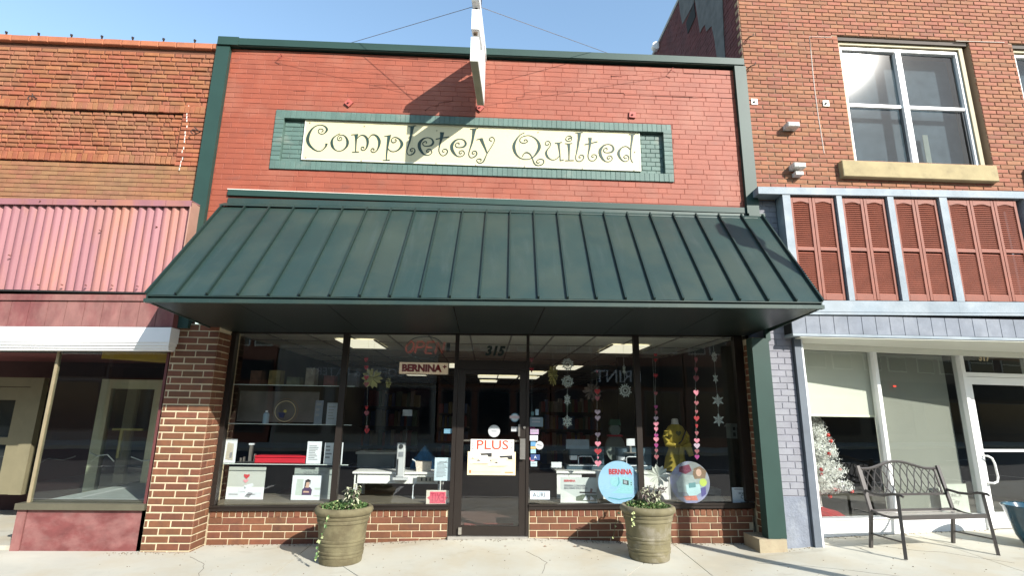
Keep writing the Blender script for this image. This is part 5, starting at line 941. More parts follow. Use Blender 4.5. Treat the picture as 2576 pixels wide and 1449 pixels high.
for a, b in ((-7.2, -6.4), (-6.395, -5.42), (-5.415, -4.06), (-4.055, -3.745)):
    t = MB(sh=.02, x0=-3.8); t.prism([(a, -.255, 3.96), (a, -.262, 4.035), (a, -.02, 4.055), (a, -.02, 4.045), (a, -.25, 4.02), (a, -.245, 3.96)], (b-a, 0, 0)); t.build('ridge_flashing', m_pink, cn)
MB().box(-3.76, -3.745, -.255, .02, 2.85, 4.03).build('side_flashing', mat('pink_side_flashing', (.36, .2, .15), .5), cn)
MB(sh=.004, x0=-3.8).box(-7.2, -3.75, -.20, .02, 2.842, 2.86).build('canopy_shadow_strip', m_dark, cn)  # black strip stands for the shadow gap under the sheet
t = MB(sh=.018, x0=-4.1); t.box(-7.2, -3.80, -.185, .0, 2.755, 2.83); t.build('rail', m_pinkd, cn)
x = -7.2; sh = .03
while x < -3.80:
    b = min(x+.213, -3.795); MB(sh=.018, x0=-4.1).box(x+.003, b-.003, -.165, -.02, 2.44, 2.745).build('fascia_board', m_pinkd, cn); x += .213
MB().box(-7.2, -3.80, -.145, .0, 2.36, 2.78).build('backing', m_pinkd, cn)
m_wtrim = mat('white_painted_wood', (.80, .80, .80), .5, var=.03, scale=5)
wb = MB(sh=.016, x0=-3.8)
for a in ((-7.2, -3.79, -.19, .0, 2.255, 2.435), (-7.2, -3.80, -.175, .0, 2.222, 2.254), (-7.2, -3.81, -.155, .0, 2.19, 2.221), (-7.2, -3.815, -.135, .0, 2.165, 2.189)):
    w2 = MB(sh=.016, x0=-3.8); w2.box(*a); w2.build('white_moulding', m_wtrim, cn)
for px, py in ((340, 912), (545, 912), (752, 917), (980, 918), (1198, 925), (90, 656), (876, 442), (1365, 410), (385, 200), (863, 195)):
    c = at(px/2.229*.64659, (700+py/2.229)*.64659, -.2); MB().disc((c.x, c.z), .006, c.y-.03 if py > 300 else -.275, c.y+.0, 8).build('rusty_screw', mat('rust', (.12, .035, .018), .9), cn)
# shop window of the left building
m_tan = mat('tan_bronze_frame', (.33, .27, .17), .45, metal=.3)
m_lgl = glass('left_glass', (.88, .91, .90), 1.5, 2.6, wav=.001)
ls = lb
MB().box(-5.20, -3.90, .05, .30, -.3, .335).build('bulkhead', mat('pink_marbled_plaster', (.15, .042, .04), .6, var=.25, scale=6, bump=.001, col2=(.20, .085, .078), c2s=3.5, c2t=.50, stretch=(1, 1, 1.6)), ls)
MB().box(-5.31, -5.21, .04, .32, -.3, .335).build('bulkhead_post', m_pinkd, ls)
MB().box(-5.32, -3.885, .0, .32, .338, .405).build('sill', mat('olive_bronze', (.12, .11, .075), .5, metal=.3), ls)
MB().box(-5.25, -5.222, .07, .12, .406, 2.165).build('frame_post', m_tan, ls); 
MB().box(-3.93, -3.90, .05, .30, -.2, 2.165).build('frame_post', mat('dark_red_jamb', (.10, .025, .025), .7), ls)
MB().box(-5.22, -3.93, .085, .091, .406, 2.25).build('glass_pane', m_lgl, ls)
MB().box(-4.16, -3.86, .0, .2, -.1, -.09)
MB().box(-3.895, -3.866, .10, .45, -.3, 2.2).build('side_jamb', m_dark, ls)
m_wine = mat('wine_wall', (.12, .03, .03), .8, var=.15)
MB().box(-5.22, -3.88, .2, 3.2, .34, .40).build('display_floor', mat('pale_display_floor', (.34, .36, .34), .8), ls)
MB().box(-12, -3.87, -.12, 3.4, 2.19, 2.25).build('entry_soffit', mat('wine_soffit', (.14, .035, .035), .7), ls)
c = at(410, 886, .3)
MB().prism([(-4.75, .12, 2.185), (-3.9, .12, 2.185), (-3.9, .9, 2.185), (-4.4, .5, 2.185)], (0, 0, -.11)).build('mustard_panel', mat('mustard_panel', (.50, .30, .03), .7), ls)
MB().box(-12, -3.87, 3.4, 3.5, -.1, 3).build('back_wall', mat('dark_wine_wall', (.05, .02, .02), .9), ls)
MB().box(-3.87, -3.80, .46, 3.5, -.1, 2.3).build('side_wall', m_wine, ls)
MB().box(-12, -5.22, .1, 3.4, -.3, -.06).build('entry_floor', m_conc, ls)
t = MB(); t.box(-5.235, -5.22, .12, 3.4, .406, 2.18)
t.build('side_glass', m_lgl, ls)
MB().box(-5.235, -5.215, .1, 3.4, -.1, .34).build('side_bulkhead', m_wine, ls)
# cream inner door frame seen through the display glass, and cream door in the recess
m_crf = mat('cream_door_paint', (.60, .55, .38), .6, var=.1)
x0, x1, z0, z1 = rect(232, 955, 395, 1240, 1.9)
idr = thing('inner_door', 'cream framed dark glass door seen through the left display window', 'door', ((x0+x1)/2, 1.9, .0))
for a in ((x0, x0+.16, 1.9, 2.0, z0, z1), (x1-.14, x1, 1.9, 2.0, z0, z1), (x0+.161, x1-.141, 1.9, 2.0, z1-.14, z1)): MB().box(*a).build('frame', m_crf, idr)
MB().box(x0+.3, x1-.2, 1.86, 1.89, 1.15, 1.18).build('push_bar', mat('brass_bar', (.35, .28, .10), .4, metal=.6), idr); MB().box(x0+.42, x0+.46, 1.86, 1.89, .75, 1.149).build('bracket', mat('brass_bar', (0, 0, 0)), idr)
MB().box(x0+.161, x1-.141, 1.95, 1.96, z0, z1-.141).build('glass', m_lgl, idr)
x0, x1, z0, z1 = rect(-60, 950, 92, 1225, 1.5)
edr = thing('entry_door', 'cream wooden entry door in the recess at the far left', 'door', ((x0+x1)/2, 1.5, -.1))
for a in ((x1-.17, x1, 1.45, 1.55, z0-.1, z1), (x0, x1-.171, 1.45, 1.55, z1-.13, z1), (x1-.36, x1-.18, 1.48, 1.56, z0-.1, z1-.14), (x0, x1-.361, 1.48, 1.56, z1-.32, z1-.14), (x0, x1-.361, 1.48, 1.56, .95, 1.05)): MB().box(*a).build('frame', mat('olive_cream_paint', (.17, .15, .09), .6, var=.1), edr)
MB().box(x0, x1-.361, 1.51, 1.52, .0, z1-.321).build('glass', m_lgl, edr)
MB().box(x0, x1, 1.56, 1.6, z0-.1, z1-.2).build('dark_panel', m_dark, edr)
MB().box(-12, -5.24, 2.3, 2.4, -.1, 2.2).build('recess_wall', mat('dark_wine_wall', (0, 0, 0)), ls)
MB().box(-12, -3.87, .05, .45, 2.16, 2.3).build('lintel', m_dark, ls)
for px, py, ln in ((225, 1138, .35), (330, 1150, .5)):
    c = at(px, py, 1.2); cb = MB(); cb.tube([c, c+Vector((ln*.3, 0, -.05)), c+Vector((ln*.7, 0, -.03)), c+Vector((ln, 0, -.12))], .008, 6); o = cb.build('loose_cord', mat('pale_cord', (.45, .45, .42), .6), None, True); solo(o, 'pale cord sagging at the %s inside the left display window' % ('left' if ln < .4 else 'right'), 'cord')

# ================================================================= right building
rp_ = dict(col=(.285, .112, .062), rough=.85, var=.16, scale=12, bump=.002, bscale=130, rnd=.17, hue=.010, col2=(.245, .108, .068), c2s=3, c2t=.6)
mr_o = mat('salmon_brick', **rp_); mr_i = mat('salmon_brick_joined', src='isl', **rp_)
mr_m = mat('buff_mortar', (.32, .22, .145), .95, var=.12, scale=6, bump=.002)
rb_ = thing('salmon_brick_building', 'two storey salmon brick building on the right with paired upper windows', 'building', (6, 0, 0))
t = MB()
WX0, WX1, WZ0, WZ1 = 5.14, 7.19, 5.055, 7.10
t.box(3.66, WX0, .010, .5, 4.3, 9.55); t.box(WX0, 12, .010, .5, WZ1, 9.55); t.box(WX0, 12, .010, .5, 4.3, WZ0); t.box(WX1, 7.88, .010, .5, WZ0, WZ1); t.box(9.95, 12, .010, .5, WZ0, WZ1)
t.box(3.66, 4.1, .012, .5, 2.3, 4.3)
rw = t.build('wall', mr_m, rb_)
def keepr(x, z):
    if WX0-.02 < x < WX1+.02 and WZ0-.02 < z < WZ1+.03: return False
    if x > 7.87 and WZ0-.02 < z < WZ1+.03: return False
    return True
B = cut(rows(3.665, 11.5, 4.46, 8.6, .2135, .0672, .010, .010, seed=1, minw=.04), [(WX0, WX1, WZ0, WZ1), (7.88, 9.95, WZ0, WZ1)])
lay(B, 0, .02, .004, mr_o, mr_i, rw, 290, key='rb', jit=.0015)
# side wall above the middle roof: dark red painted brick with bare render patches
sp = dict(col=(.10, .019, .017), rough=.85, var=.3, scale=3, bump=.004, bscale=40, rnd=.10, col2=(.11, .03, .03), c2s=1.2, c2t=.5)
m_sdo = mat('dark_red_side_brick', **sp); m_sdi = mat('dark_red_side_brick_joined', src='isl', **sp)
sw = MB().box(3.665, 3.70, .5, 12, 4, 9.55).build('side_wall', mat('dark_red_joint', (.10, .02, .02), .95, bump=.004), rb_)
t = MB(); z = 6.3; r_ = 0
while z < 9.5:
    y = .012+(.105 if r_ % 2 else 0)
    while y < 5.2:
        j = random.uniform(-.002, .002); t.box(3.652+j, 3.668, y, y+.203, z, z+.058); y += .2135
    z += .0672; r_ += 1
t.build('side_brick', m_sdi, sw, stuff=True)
def on_side(pts): return [atx(x_, y_, 3.640) for x_, y_ in pts]
zz = lambda q: [((2500+a/2.07)*.64659, (b/2.07)*.64659) for a, b in q]
m_rend = mat('grey_render_patch', (.11, .11, .11), .9, var=.3, scale=6, bump=.004, bscale=30)
for q in ([(285, -60), (300, 90), (320, 190), (365, 110), (412, 20), (420, -60)], [(412, -60), (440, 120), (462, 262), (480, 220), (500, 195), (512, 250), (535, 225), (555, 205), (580, 330), (600, 485), (665, 488), (650, 250), (640, -60)]):
    P_ = on_side(zz(q)); MB().prism(P_, (.012, 0, 0)).build('render_patch', m_rend, sw)
MB().prism(on_side(zz([(412, 20), (350, 180), (362, 270), (425, 130)])), (.009, 0, 0)).build('dark_opening', m_dark, sw)
MB().box(3.64, 4.2, 0.52, 12.2, 9.551, 9.62).build('parapet_cap', mat('grey_cap', (.35, .33, .3), .8), rb_)
c = atx(1652, 112, 3.6); o = MB().disc((c.x, c.z), .09, c.y, c.y+.12, 16).build('roof_dish', m_wtrim); solo(o, 'small white dish on the edge of the dark side wall', 'dish')
# upper windows
m_tanw = mat('tan_window_trim', (.36, .31, .19), .6, var=.06); m_whf = mat('white_vinyl', (.78, .79, .80), .35, var=.02)
m_stone = mat('tan_stone_sill', (.36, .29, .155), .85, var=.15, scale=5, bump=.003, bscale=60, col2=(.25, .20, .11), c2s=3, c2t=.62)
m_frost = glass('frosted_glass', (.66, .70, .72), 1.5, .8, rough=.048)
def upper(x0, label, first):
    o_ = thing('paired_window', label, 'window', (x0+1, .1, 5.05)); w_ = 1.935
    # tan casing
    for b in ((x0, x0+.06, .06, .2, 5.06, 7.03), (x0+w_-.005, x0+w_+.055, .06, .2, 5.06, 7.03), (x0+.061, x0+w_-.006, .06, .2, 6.985, 7.03)): MB().box(*b).build('casing', m_tanw, o_)
    MB().box(x0-.02, x0+w_+.13, .03, .3, 7.031, 7.14).build('lintel', mat('dark_brown_steel', (.05, .035, .025), .7), o_)
    xa, xb, xm = x0+.062, x0+w_-.008, x0+w_/2
    for b in ((xa, xa+.035, .085, .16, 5.085, 6.96), (xb-.035, xb, .085, .16, 5.085, 6.96), (xa+.0355, xb-.0355, .085, .16, 6.92, 6.96), (xa, xb, .075, .16, 5.06, 5.084)): MB().box(*b).build('frame', m_whf, o_)
    MB().box(xm-.04, xm+.04, .07, .16, 5.085, 6.919).build('mullion', m_whf, o_); MB().box(xm-.012, xm+.012, .062, .07, 5.085, 6.919).build('mullion_bead', m_whf, o_)
    for a, b in ((xa+.036, xm-.041), (xm+.041, xb-.036)):
        MB().box(a, b, .10, .15, 5.975, 6.02).build('meeting_rail', m_whf, o_)
        MB().box(a, b, .12, .14, 6.90, 6.918).build('shadow_gap_strip', mat('grey_shadow_gap', (.25, .26, .27), .5), o_)  # grey strip stands for the shadow gap above the pane
        MB(M=Matrix.Translation(((a+b)/2, .1275, 0)) @ Matrix.Rotation(.0100, 4, 'Z')).box(-(b-a)/2+.004, (b-a)/2-.004, 0, .004, 6.021, 6.899).build('glass_pane', m_frost, o_); MB().box(a+.001, b-.001, .14, .145, 5.085, 5.974).build('glass_pane', m_frost, o_)
        MB().box(b-.03, b-.002, .12, .1395, 5.09, 5.974).build('sash_stile', mat('dark_sash', (.06, .065, .07), .5), o_)
    MB().box(xa, xb, .30, .32, 5.08, 6.95).build('grey_backing', mat('pale_backing', (.19, .215, .23), .9, var=.25, scale=5), o_)  # plain backing sheet added behind the panes to set their grey tone
    if first: MB().box(xm+.30, xm+.38, .22, .23, 5.09, 5.62).build('window_prop', mat('tan_strip', (.62, .58, .45), .8), o_)
    MB().box(x0-.245, x0+w_+.08, -.085, .05, 4.765, 5.0).cbox(x0-.245, x0+w_+.08, -.088, -.084, 4.77, 4.995, .002)
    MB().cbox(x0-.245, x0+w_+.08, -.085, .25, 4.765, 5.005, .008).build('stone_sill', m_stone, o_)
upper(5.135, 'large paired upper window with white frame and tan stone sill reflecting the sun', True); upper(7.885, 'paired upper window cut off by the right edge of the photo', False)
t = MB(); t.box(WX1-.001, WX1+.004, .012, .2, WZ0, WZ1)
# fittings on the wall
m_galv = mat('weathered_galvanised', (.40, .38, .34), .5, metal=.4, var=.4, scale=40); m_peel = mat('peeling_white_wood', (.55, .54, .50), .8, var=.45, scale=35, bump=.003)
for px, py in ((1897, 256), (2077, 260)):
    c = at(px, py, 0); t = MB(); t.box(c.x-.045, c.x+.045, -.012, .005, c.z-.045, c.z+.045); t.box(c.x-.012, c.x+.012, -.04, -.012, c.z-.012, c.z+.012); o = t.build('anchor_plate', m_galv); solo(o, 'square anchor plate on the salmon brick, %s' % ('beside the grey green trim' if px < 2000 else 'left of the upper window'), 'plate')
for px, py in ((1885, 98), (1890, 170)):
    c = at(px, py, -.01); t = MB(); t.tube([c+Vector((-.05, .03, -.005)), c+Vector((-.04, -.07, -.02)), c+Vector((.01, -.09, -.01)), c+Vector((.03, -.07, .04))], .008, 6); o = t.build('iron_hook', m_iron, None, True); solo(o, 'curved iron hook at the left edge of the salmon brick, %s' % ('upper one' if py < 120 else 'level with the green coping'), 'hook')
for px, py, d_ in ((1990, 318, 0), (2005, 420, 1)):
    c = at(px, py, -.06); t = MB(); t.cbox(c.x-.085, c.x+.085, -.14, .0, c.z-.035, c.z+.035, .01)
    if d_: t.box(c.x-.05, c.x+.06, -.10, 0, c.z-.13, c.z-.08); t.box(c.x-.01, c.x+.02, -.05, 0, c.z-.08, c.z-.035)
    o = t.build('wall_bracket', m_peel); solo(o, 'peeling white bracket on the salmon brick, %s' % ('upper of two' if not d_ else 'lower of two, just above the blue beam'), 'bracket')
P_ = [(2036, 92), (2040, 130), (2044, 175), (2050, 230), (2058, 290), (2066, 340), (2073, 385)]
t = MB(); A = [at(x_, y_, -.001) for x_, y_ in P_]; t.tube([at(2092, 93, -.001)]+A, .007, 5); t.build('caulk_line', mat('grey_caulk', (.55, .48, .42), .8, bump=.004), rw)
A = at(2405, 102, -.001); B_ = at(2526, 106, -.001); MB().tube([A, B_], .008, 5).build('caulk_line', mat('grey_caulk', (0, 0, 0)), rw)

# shutters and slate blue timber screen
m_blue = mat('slate_blue_paint', (.215, .26, .295), .65, var=.14, scale=4, bump=.002, bscale=50, col2=(.27, .31, .34), c2s=2.5, c2t=.5, stretch=(1, 1, 1))
m_blued = mat('slate_blue_boards', (.16, .18, .215), .7, var=.16, scale=5, bump=.002, bscale=60, col2=(.21, .23, .265), c2s=2.6, c2t=.52)
m_shut = mat('brick_red_shutter', (.205, .052, .026), .6, var=.14, scale=9, bump=.0008, bscale=80)
SB = .016; X0 = 3.6
sc_ = thing('timber_screen', 'slate blue timber screen holding red louvred shutters on the right building', 'screen', (5.4, -.1, 2.5))
def sb(name, boxes, m=m_blue):
    t = MB(sh=SB, x0=X0)
    for b in boxes: t.box(*b)
    return t.build(name, m, sc_)
sb('top_beam', [(3.585, 5.70, -.21, -.0, 4.405, 4.505)]); sb('top_beam', [(5.704, 8.6, -.208, -.0, 4.405, 4.505)])
m_shdw = mat('slate_dark_backing', (.10, .12, .15), .9)
for a, b in ((3.915, 4.020), (4.660, 4.735), (5.372, 5.458), (6.105, 6.212), (7.32, 7.42)): sb('post', [(a, b, -.20, -.03, 2.952, 4.403)])
sb('bottom_rail', [(3.90, 6.12, -.20, -.0, 2.80, 2.948)]); sb('bottom_rail', [(6.123, 8.6, -.198, -.0, 2.80, 2.948)])
sb('drip_trim', [(3.89, 8.6, -.215, -.0, 2.762, 2.792)])
t = MB(sh=SB, x0=X0); t.box(3.92, 8.6, -.035, .0, 2.95, 4.42); t.build('backing', m_shdw, sc_)
x = 3.865; k = 0
while x < 8.4:
    MB(sh=.001, x0=X0).box(x+.004, x+.181, -.19, -.02, 2.53, 2.765).build('fascia_board', m_blued, sc_); x += .185
MB().box(3.865, 8.5, -.165, -.0, 2.50, 2.78).build('fascia_backing', m_dark, sc_)
sb2 = MB(); sb2.box(3.86, 8.5, -.205, .0, 2.492, 2.526); sb2.build('bottom_trim', m_blue, sc_)
BL = 0
def shutter(x0, x1):
    z0, z1 = 2.965+SB*(x0-X0), 4.39+SB*(x0-X0); st = .042; ns = 0; global BL
    fr = MB(); y0, y1 = -.165, -.125; zm = z0+(z1-z0)*.485
    fr.cbox(x0, x0+st, y0, y1, z0, z1, .004); fr.cbox(x1-st, x1, y0, y1, z0, z1, .004); fr.box(x0+st, x1-st, y0+.001, y1, z0, z0+.085); fr.box(x0+st, x1-st, y0+.001, y1, zm-.02, zm+.025)
    w_ = x1-x0-2*st; top = [(x0+st, y0+.001, z1), (x0+st, y0+.001, z1-.085)]
    for q in range(1, 10): top.append((x0+st+w_*q/10, y0+.001, z1-.085+.022*max(0, sin(pi*(q-1)/8))))
    top += [(x1-st, y0+.001, z1-.085), (x1-st, y0+.001, z1)]; fr.prism(top, (0, .035, 0))
    s_ = fr.build('shutter', m_shut, sc_)
    ms = None; J = MB(); zs = []
    z = z0+.095
    while z < zm-.03: zs.append(z); z += .0285
    z = zm+.035
    while z < z1-.065: zs.append(z); z += .0285
    me = None
    for z in zs:
        if BL < 290:
            if me is None:
                tt = MB(); tt.prism([(-w_/2+.001, -.012, -.010), (-w_/2+.001, -.006, -.014), (-w_/2+.001, .012, .011), (-w_/2+.001, .006, .014)], (w_-.002, 0, 0)); me = bpy.data.meshes.new('slat'); me.from_pydata(tt.v, [], tt.f); me.materials.append(m_shut)
                bm = bmesh.new(); bm.from_mesh(me); bmesh.ops.recalc_face_normals(bm, faces=bm.faces); bm.to_mesh(me); bm.free()
            o = bpy.data.objects.new('slat', me); COL.objects.link(o); o.parent = s_; o.location = Vector(((x0+x1)/2, y0+.018, z))-ORG[s_]; BL += 1
        else:
            xx = x0+st+.001; c = Vector((xx, y0+.018, z)); J.prism([c+Vector((0, -.012, -.010)), c+Vector((0, -.006, -.014)), c+Vector((0, .012, .011)), c+Vector((0, .006, .014))], (w_-.002, 0, 0))
    if J.v: J.build('slat', m_shut, s_, stuff=True)
for a, b in ((4.028, 4.333), (4.337, 4.645), (4.748, 5.052), (5.056, 5.360), (5.470, 5.775), (5.779, 6.092), (6.225, 6.560), (6.564, 6.90), (6.904, 7.23)): shutter(a, b)
# pier of painted brick
gpb = dict(col=(.235, .24, .265), rough=.65, var=.12, scale=5, bump=.0015, bscale=90, rnd=.06, col2=(.21, .21, .24), c2s=1.5, c2t=.5)
mw_o = mat('lilac_grey_brick', **gpb); mw_i = mat('lilac_grey_brick_joined', src='isl', **gpb)
gp_ = MB().box(3.63, 3.95, .006, .5, -.2, 4.40).build('pier', mat('lilac_grey_joint', (.19, .19, .22), .8), rb_)
lay(rows(3.635, 3.95, .55, 4.40, .195, .0800, .007, .007, off=.45, minw=.04), 0, .02, .004, mw_o, mw_i, gp_, 120, name='painted_brick', key='wb', jit=.0012)
MB().cbox(3.632, 3.952, -.006, .3, -.15, .545, .004).build('render_base', mat('blue_grey_render', (.18, .20, .24), .8, var=.15, scale=6, bump=.012, bscale=26, col2=(.22, .24, .275), c2s=5), rb_)
MB().box(3.955, 4.045, -.05, .1, -.02, 2.49).build('corner_board', mat('dark_slate_board', (.105, .125, .15), .6, var=.12), rb_); MB().box(4.047, 4.075, -.035, .32, -.02, 2.49).build('corner_bead', m_whf, rb_)

# skewed storefront at number 317
ang = radians(8.4); RO_ = Vector((4.10, .36, 0)); RM = Matrix.Translation(RO_) @ Matrix.Rotation(ang, 4, 'Z'); RMi = RM.inverted()
nrm_ = Vector((-sin(ang), cos(ang), 0))
def rs(px, py, off=0):
    d_ = ray(px, py); t_ = ((RO_+nrm_*off-CAM).dot(nrm_))/d_.dot(nrm_); return RMi @ (CAM+d_*t_)
st_ = rb_
m_cf = mat('cream_storefront_metal', (.66, .66, .58), .45, var=.04, scale=4)
m_wf = mat('white_aluminium', (.78, .78, .76), .4, var=.03)
def rbx(name, b, m, par=None): t = MB(M=RM); t.box(*b); return t.build(name, m, par or st_)
zt_ = 2.50
MB().prism([(3.96, -.19, 2.476), (8.5, -.19, 2.476), tuple(RM @ Vector((4.6, -.02, 2.476))), tuple(RM @ Vector((-.1, -.02, 2.476)))], (0, 0, .013)).build('soffit', m_cf, rb_); rbx('head', (-.02, 4.6, -.03, .06, 2.40, 2.474), m_cf)
s1 = (rs(2199, 868).x+rs(2245, 1290).x)/2; s2 = (rs(2402, 868).x+rs(2484, 1290).x)/2; s3 = rs(2575, 868).x+.02; sl = (rs(2013, 868).x+rs(2066, 1300).x)/2
rbx('base_panel', (sl-.05, s2+.02, -.01, .08, -.1, .205), m_wf); rbx('sill', (sl-.05, s2, -.03, .08, .207, .235), m_wf)
for a, b in ((sl-.05, sl), (s1-.026, s1+.026)): rbx('mullion', (a, b, -.03, .08, .236, 2.399), m_wf)
rbx('mullion', (s2-.03, s2+.03, -.04, .09, -.05, 2.399), m_wf); rbx('mullion', (s3-.025, s3+.03, -.04, .09, -.05, 2.399), m_wf)
m_rgl = glass('right_glass', (.94, .955, .945), 1.5, 1.8, wav=.0008)
rbx('glass_pane', (sl, s1-.027, .03, .036, .236, 2.399), m_rgl); rbx('glass_pane', (s1+.027, s2-.031, .03, .036, .236, 2.399), m_rgl); rbx('glass_pane', (s2+.031, s3-.026, .03, .036, 2.16, 2.399), m_rgl)
rbx('transom_bar', (s2+.031, s3-.026, -.03, .07, 2.10, 2.158), m_wf); rbx('glass_pane', (s3+.031, 4.6, .03, .036, .1, 2.399), m_rgl)
rd = thing('white_shop_door', 'white framed glass door numbered 317 at the right edge', 'door', tuple(RM @ Vector(((s2+s3)/2, 0, 0))))
def rdx(name, b, m): t = MB(M=RM); t.box(*b); return t.build(name, m, rd)
rdx('stile', (s2+.035, s2+.125, -.02, .04, .05, 2.095), m_wf); rdx('stile', (s3-.115, s3-.03, -.02, .04, .05, 2.095), m_wf); rdx('top_rail', (s2+.126, s3-.116, -.019, .04, 1.99, 2.095), m_wf); rdx('bottom_rail', (s2+.126, s3-.116, -.019, .04, .05, .25), m_wf)
rdx('push_bar', (s2+.126, s3-.116, -.0, .03, 1.05, 1.085), m_wf); rdx('glass', (s2+.126, s3-.116, .012, .016, .251, 1.989), m_rgl)
h0 = s2+.125; t = MB(M=RM); t.tube([(h0-.03, -.02, 1.0), (h0-.02, -.08, 1.0), (h0+.04, -.085, .97), (h0+.07, -.085, .9), (h0+.085, -.085, .72), (h0+.06, -.085, .66), (h0-.0, -.08, .64), (h0-.03, -.02, .64)], .014, 8); t.build('pull_handle', m_wf, rd, True)
m_rbk = mat('sage_blind', (.205, .21, .18), .85, var=.05, scale=2)
bl = thing('roller_shade', 'cream roller shade half drawn behind the first window at the right', 'shade', tuple(RM @ Vector(((sl+s1)/2, .1, 1.45))))
zb_ = (rs(2020, 1048, .1).z+rs(2208, 1050, .1).z)/2
t = MB(M=RM); t.box(sl, s1+.02, .10, .104, zb_+.03, 2.4); t.build('cloth', mat('cream_shade_cloth', (.53, .53, .46), .8, var=.02), bl); t = MB(M=RM); t.box(sl, s1+.02, .095, .11, zb_, zb_+.03); t.build('hem_bar', mat('cream_hem', (.72, .72, .56), .7), bl)
bl2 = thing('sage_blind', 'full height sage grey blind behind the window beside the bench', 'blind', tuple(RM @ Vector(((s1+s2)/2, .16, .24))))
t = MB(M=RM); t.box(s1+.03, s2-.12, .15, .155, .24, 2.4); t.build('cloth', m_rbk, bl2)
rl = MB(M=RM); q = rs(2250, 972, .12); rl.box(q.x-.02, q.x+.02, .11, .12, q.z-.008, q.z+.008); o = rl.build('red_indicator', mat('red_lamp', (.9, .06, .04), .4, emit=1.2)); solo(o, 'tiny red indicator lamp behind the sage blind window', 'indicator')
q = rs(2480, 900, 0); text('317', q.x, q.z-.005, .0285, .12, mat('tarnished_gold_leaf', (.42, .34, .20), .5, var=.4, scale=60), rd, name='house_number', bold=.006, wid=.20, M=RM)
q0, q1 = rs(2383, 1210, .05), rs(2452, 1258, .05)
cp = thing('city_poster', 'pale poster low in the window behind the bench', 'poster', tuple(RM @ Vector((q0.x, .05, q1.z)))); t = MB(M=RM); t.box(q0.x-.16, q0.x+.30, .05, .053, .24, .62); t.build('sheet', mat('faint_card', (.42, .44, .38), .7), cp)
text('PONCA', q0.x+.07, .47, .048, .07, mat('faint_print', (.28, .27, .24), .7), cp, M=RM); text('City', q0.x+.07, .39, .048, .09, mat('faint_print', (0, 0, 0)), cp, M=RM, shear=.2)
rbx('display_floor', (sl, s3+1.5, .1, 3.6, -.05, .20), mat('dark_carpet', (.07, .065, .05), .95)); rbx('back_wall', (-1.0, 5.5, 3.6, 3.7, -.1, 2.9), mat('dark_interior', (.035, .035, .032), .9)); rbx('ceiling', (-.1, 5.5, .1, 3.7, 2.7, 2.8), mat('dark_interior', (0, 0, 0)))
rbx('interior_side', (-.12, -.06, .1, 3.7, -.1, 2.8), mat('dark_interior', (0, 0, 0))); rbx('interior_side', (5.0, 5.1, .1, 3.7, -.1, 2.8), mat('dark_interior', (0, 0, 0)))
MB().box(4.05, 12, .06, .5, 2.50, 4.4).build('wall_behind_screen', mr_m, rb_)

# white tinsel tree
base = RM @ rs(2063, 1286, .42); base.z = .20
tr = thing('tinsel_tree', 'white tinsel christmas tree with red baubles behind the right window', 'christmas tree', tuple(base))
topz = 1.62
m_tin = mat('white_tinsel', (.92, .92, .88), .6, var=.08, scale=20)
MB().tube([base, base+Vector((0, 0, topz-.2))], [.035, .012], 8).build('trunk', m_tin, tr)
t = MB(); rg = random.Random(5)
for k in range(520):
    f = rg.random()**.85; z = .22+f*(topz-.45); R_ = .42*(1-f)**.85+.05; a = rg.random()*2*pi
    p0 = base+Vector((0, 0, z+.02)); p1 = p0+Vector((cos(a)*R_, sin(a)*R_, .09+rg.uniform(-.05, .05)))
    n_ = int(4+R_*34)
    for q in range(n_):
        s_ = .12+.88*q/n_; c = p0.lerp(p1, s_); 
        for w__ in range(4):
            d_ = Vector((rg.uniform(-1, 1), rg.uniform(-1, 1), rg.uniform(-.6, 1))).normalized()*rg.uniform(.024, .048); e_ = d_.cross(Vector((0, 0, 1))).normalized()*.0045
            t.quad(c-e_, c+e_, c+d_+e_*.4, c+d_-e_*.4)
t.build('tinsel', m_tin, tr)
m_bau = mat('red_bauble', (.50, .03, .02), .22, var=.05)
for px, py in ((2090, 1110), (2083, 1095), (2085, 1142), (2037, 1158), (2066, 1182), (2113, 1184), (2067, 1195), (2100, 1232), (2110, 1234), (2143, 1237), (2040, 1235), (2050, 1245), (2088, 1250), (2030, 1083), (2043, 1268)):
    c = RM @ rs(px, py, .25); v = Vector((c.x, c.y, c.z)); r_ = .026; MB().lathe([(r_*sin(q*pi/8)+.0005, -r_*cos(q*pi/8)) for q in range(9)], v, 14).build('bauble', m_bau, tr, True)
MB().lathe([(.30, 0), (.22, .05), (.06, .09), (.045, .10)], base, 24).build('tree_skirt', mat('red_felt', (.35, .01, .015), .9, bump=.004), tr, True)
# ================================================================= projecting sign
XS = -.155; SA = .10
bs = thing('projecting_sign', 'white projecting box sign seen edge on above the name board', 'sign', (-.16, 0, 5.6))
m_bs = mat('white_sign_metal', (.74, .75, .74), .45, var=.04, scale=3, col2=(.55, .54, .48), c2s=5, c2t=.64); m_ug = mat('shaded_sign_underside', (.26, .25, .20), .8, var=.12, scale=6, bump=.001)
def sx(d): return XS-.075*d
def plate(poly, m, name, th=.095, off=0):
    t = MB(); t.prism([(sx(d)+off-th/2, -d, z) for d, z in poly], (th, 0, 0)); return t.build(name, m, bs)
plate([(.15, 5.60), (1.1, 5.60), (1.1, 5.93), (.62, 5.93), (.62, 6.12), (1.1, 6.04), (1.1, 6.32), (.36, 6.32), (.28, 6.26), (.15, 6.26)], m_bs, 'cabinet')
plate([(.152, 5.592), (1.098, 5.592), (1.098, 5.599), (.152, 5.599)], m_ug, 'bottom_panel', th=.088)  # shade under the cabinet put into this plate's grey
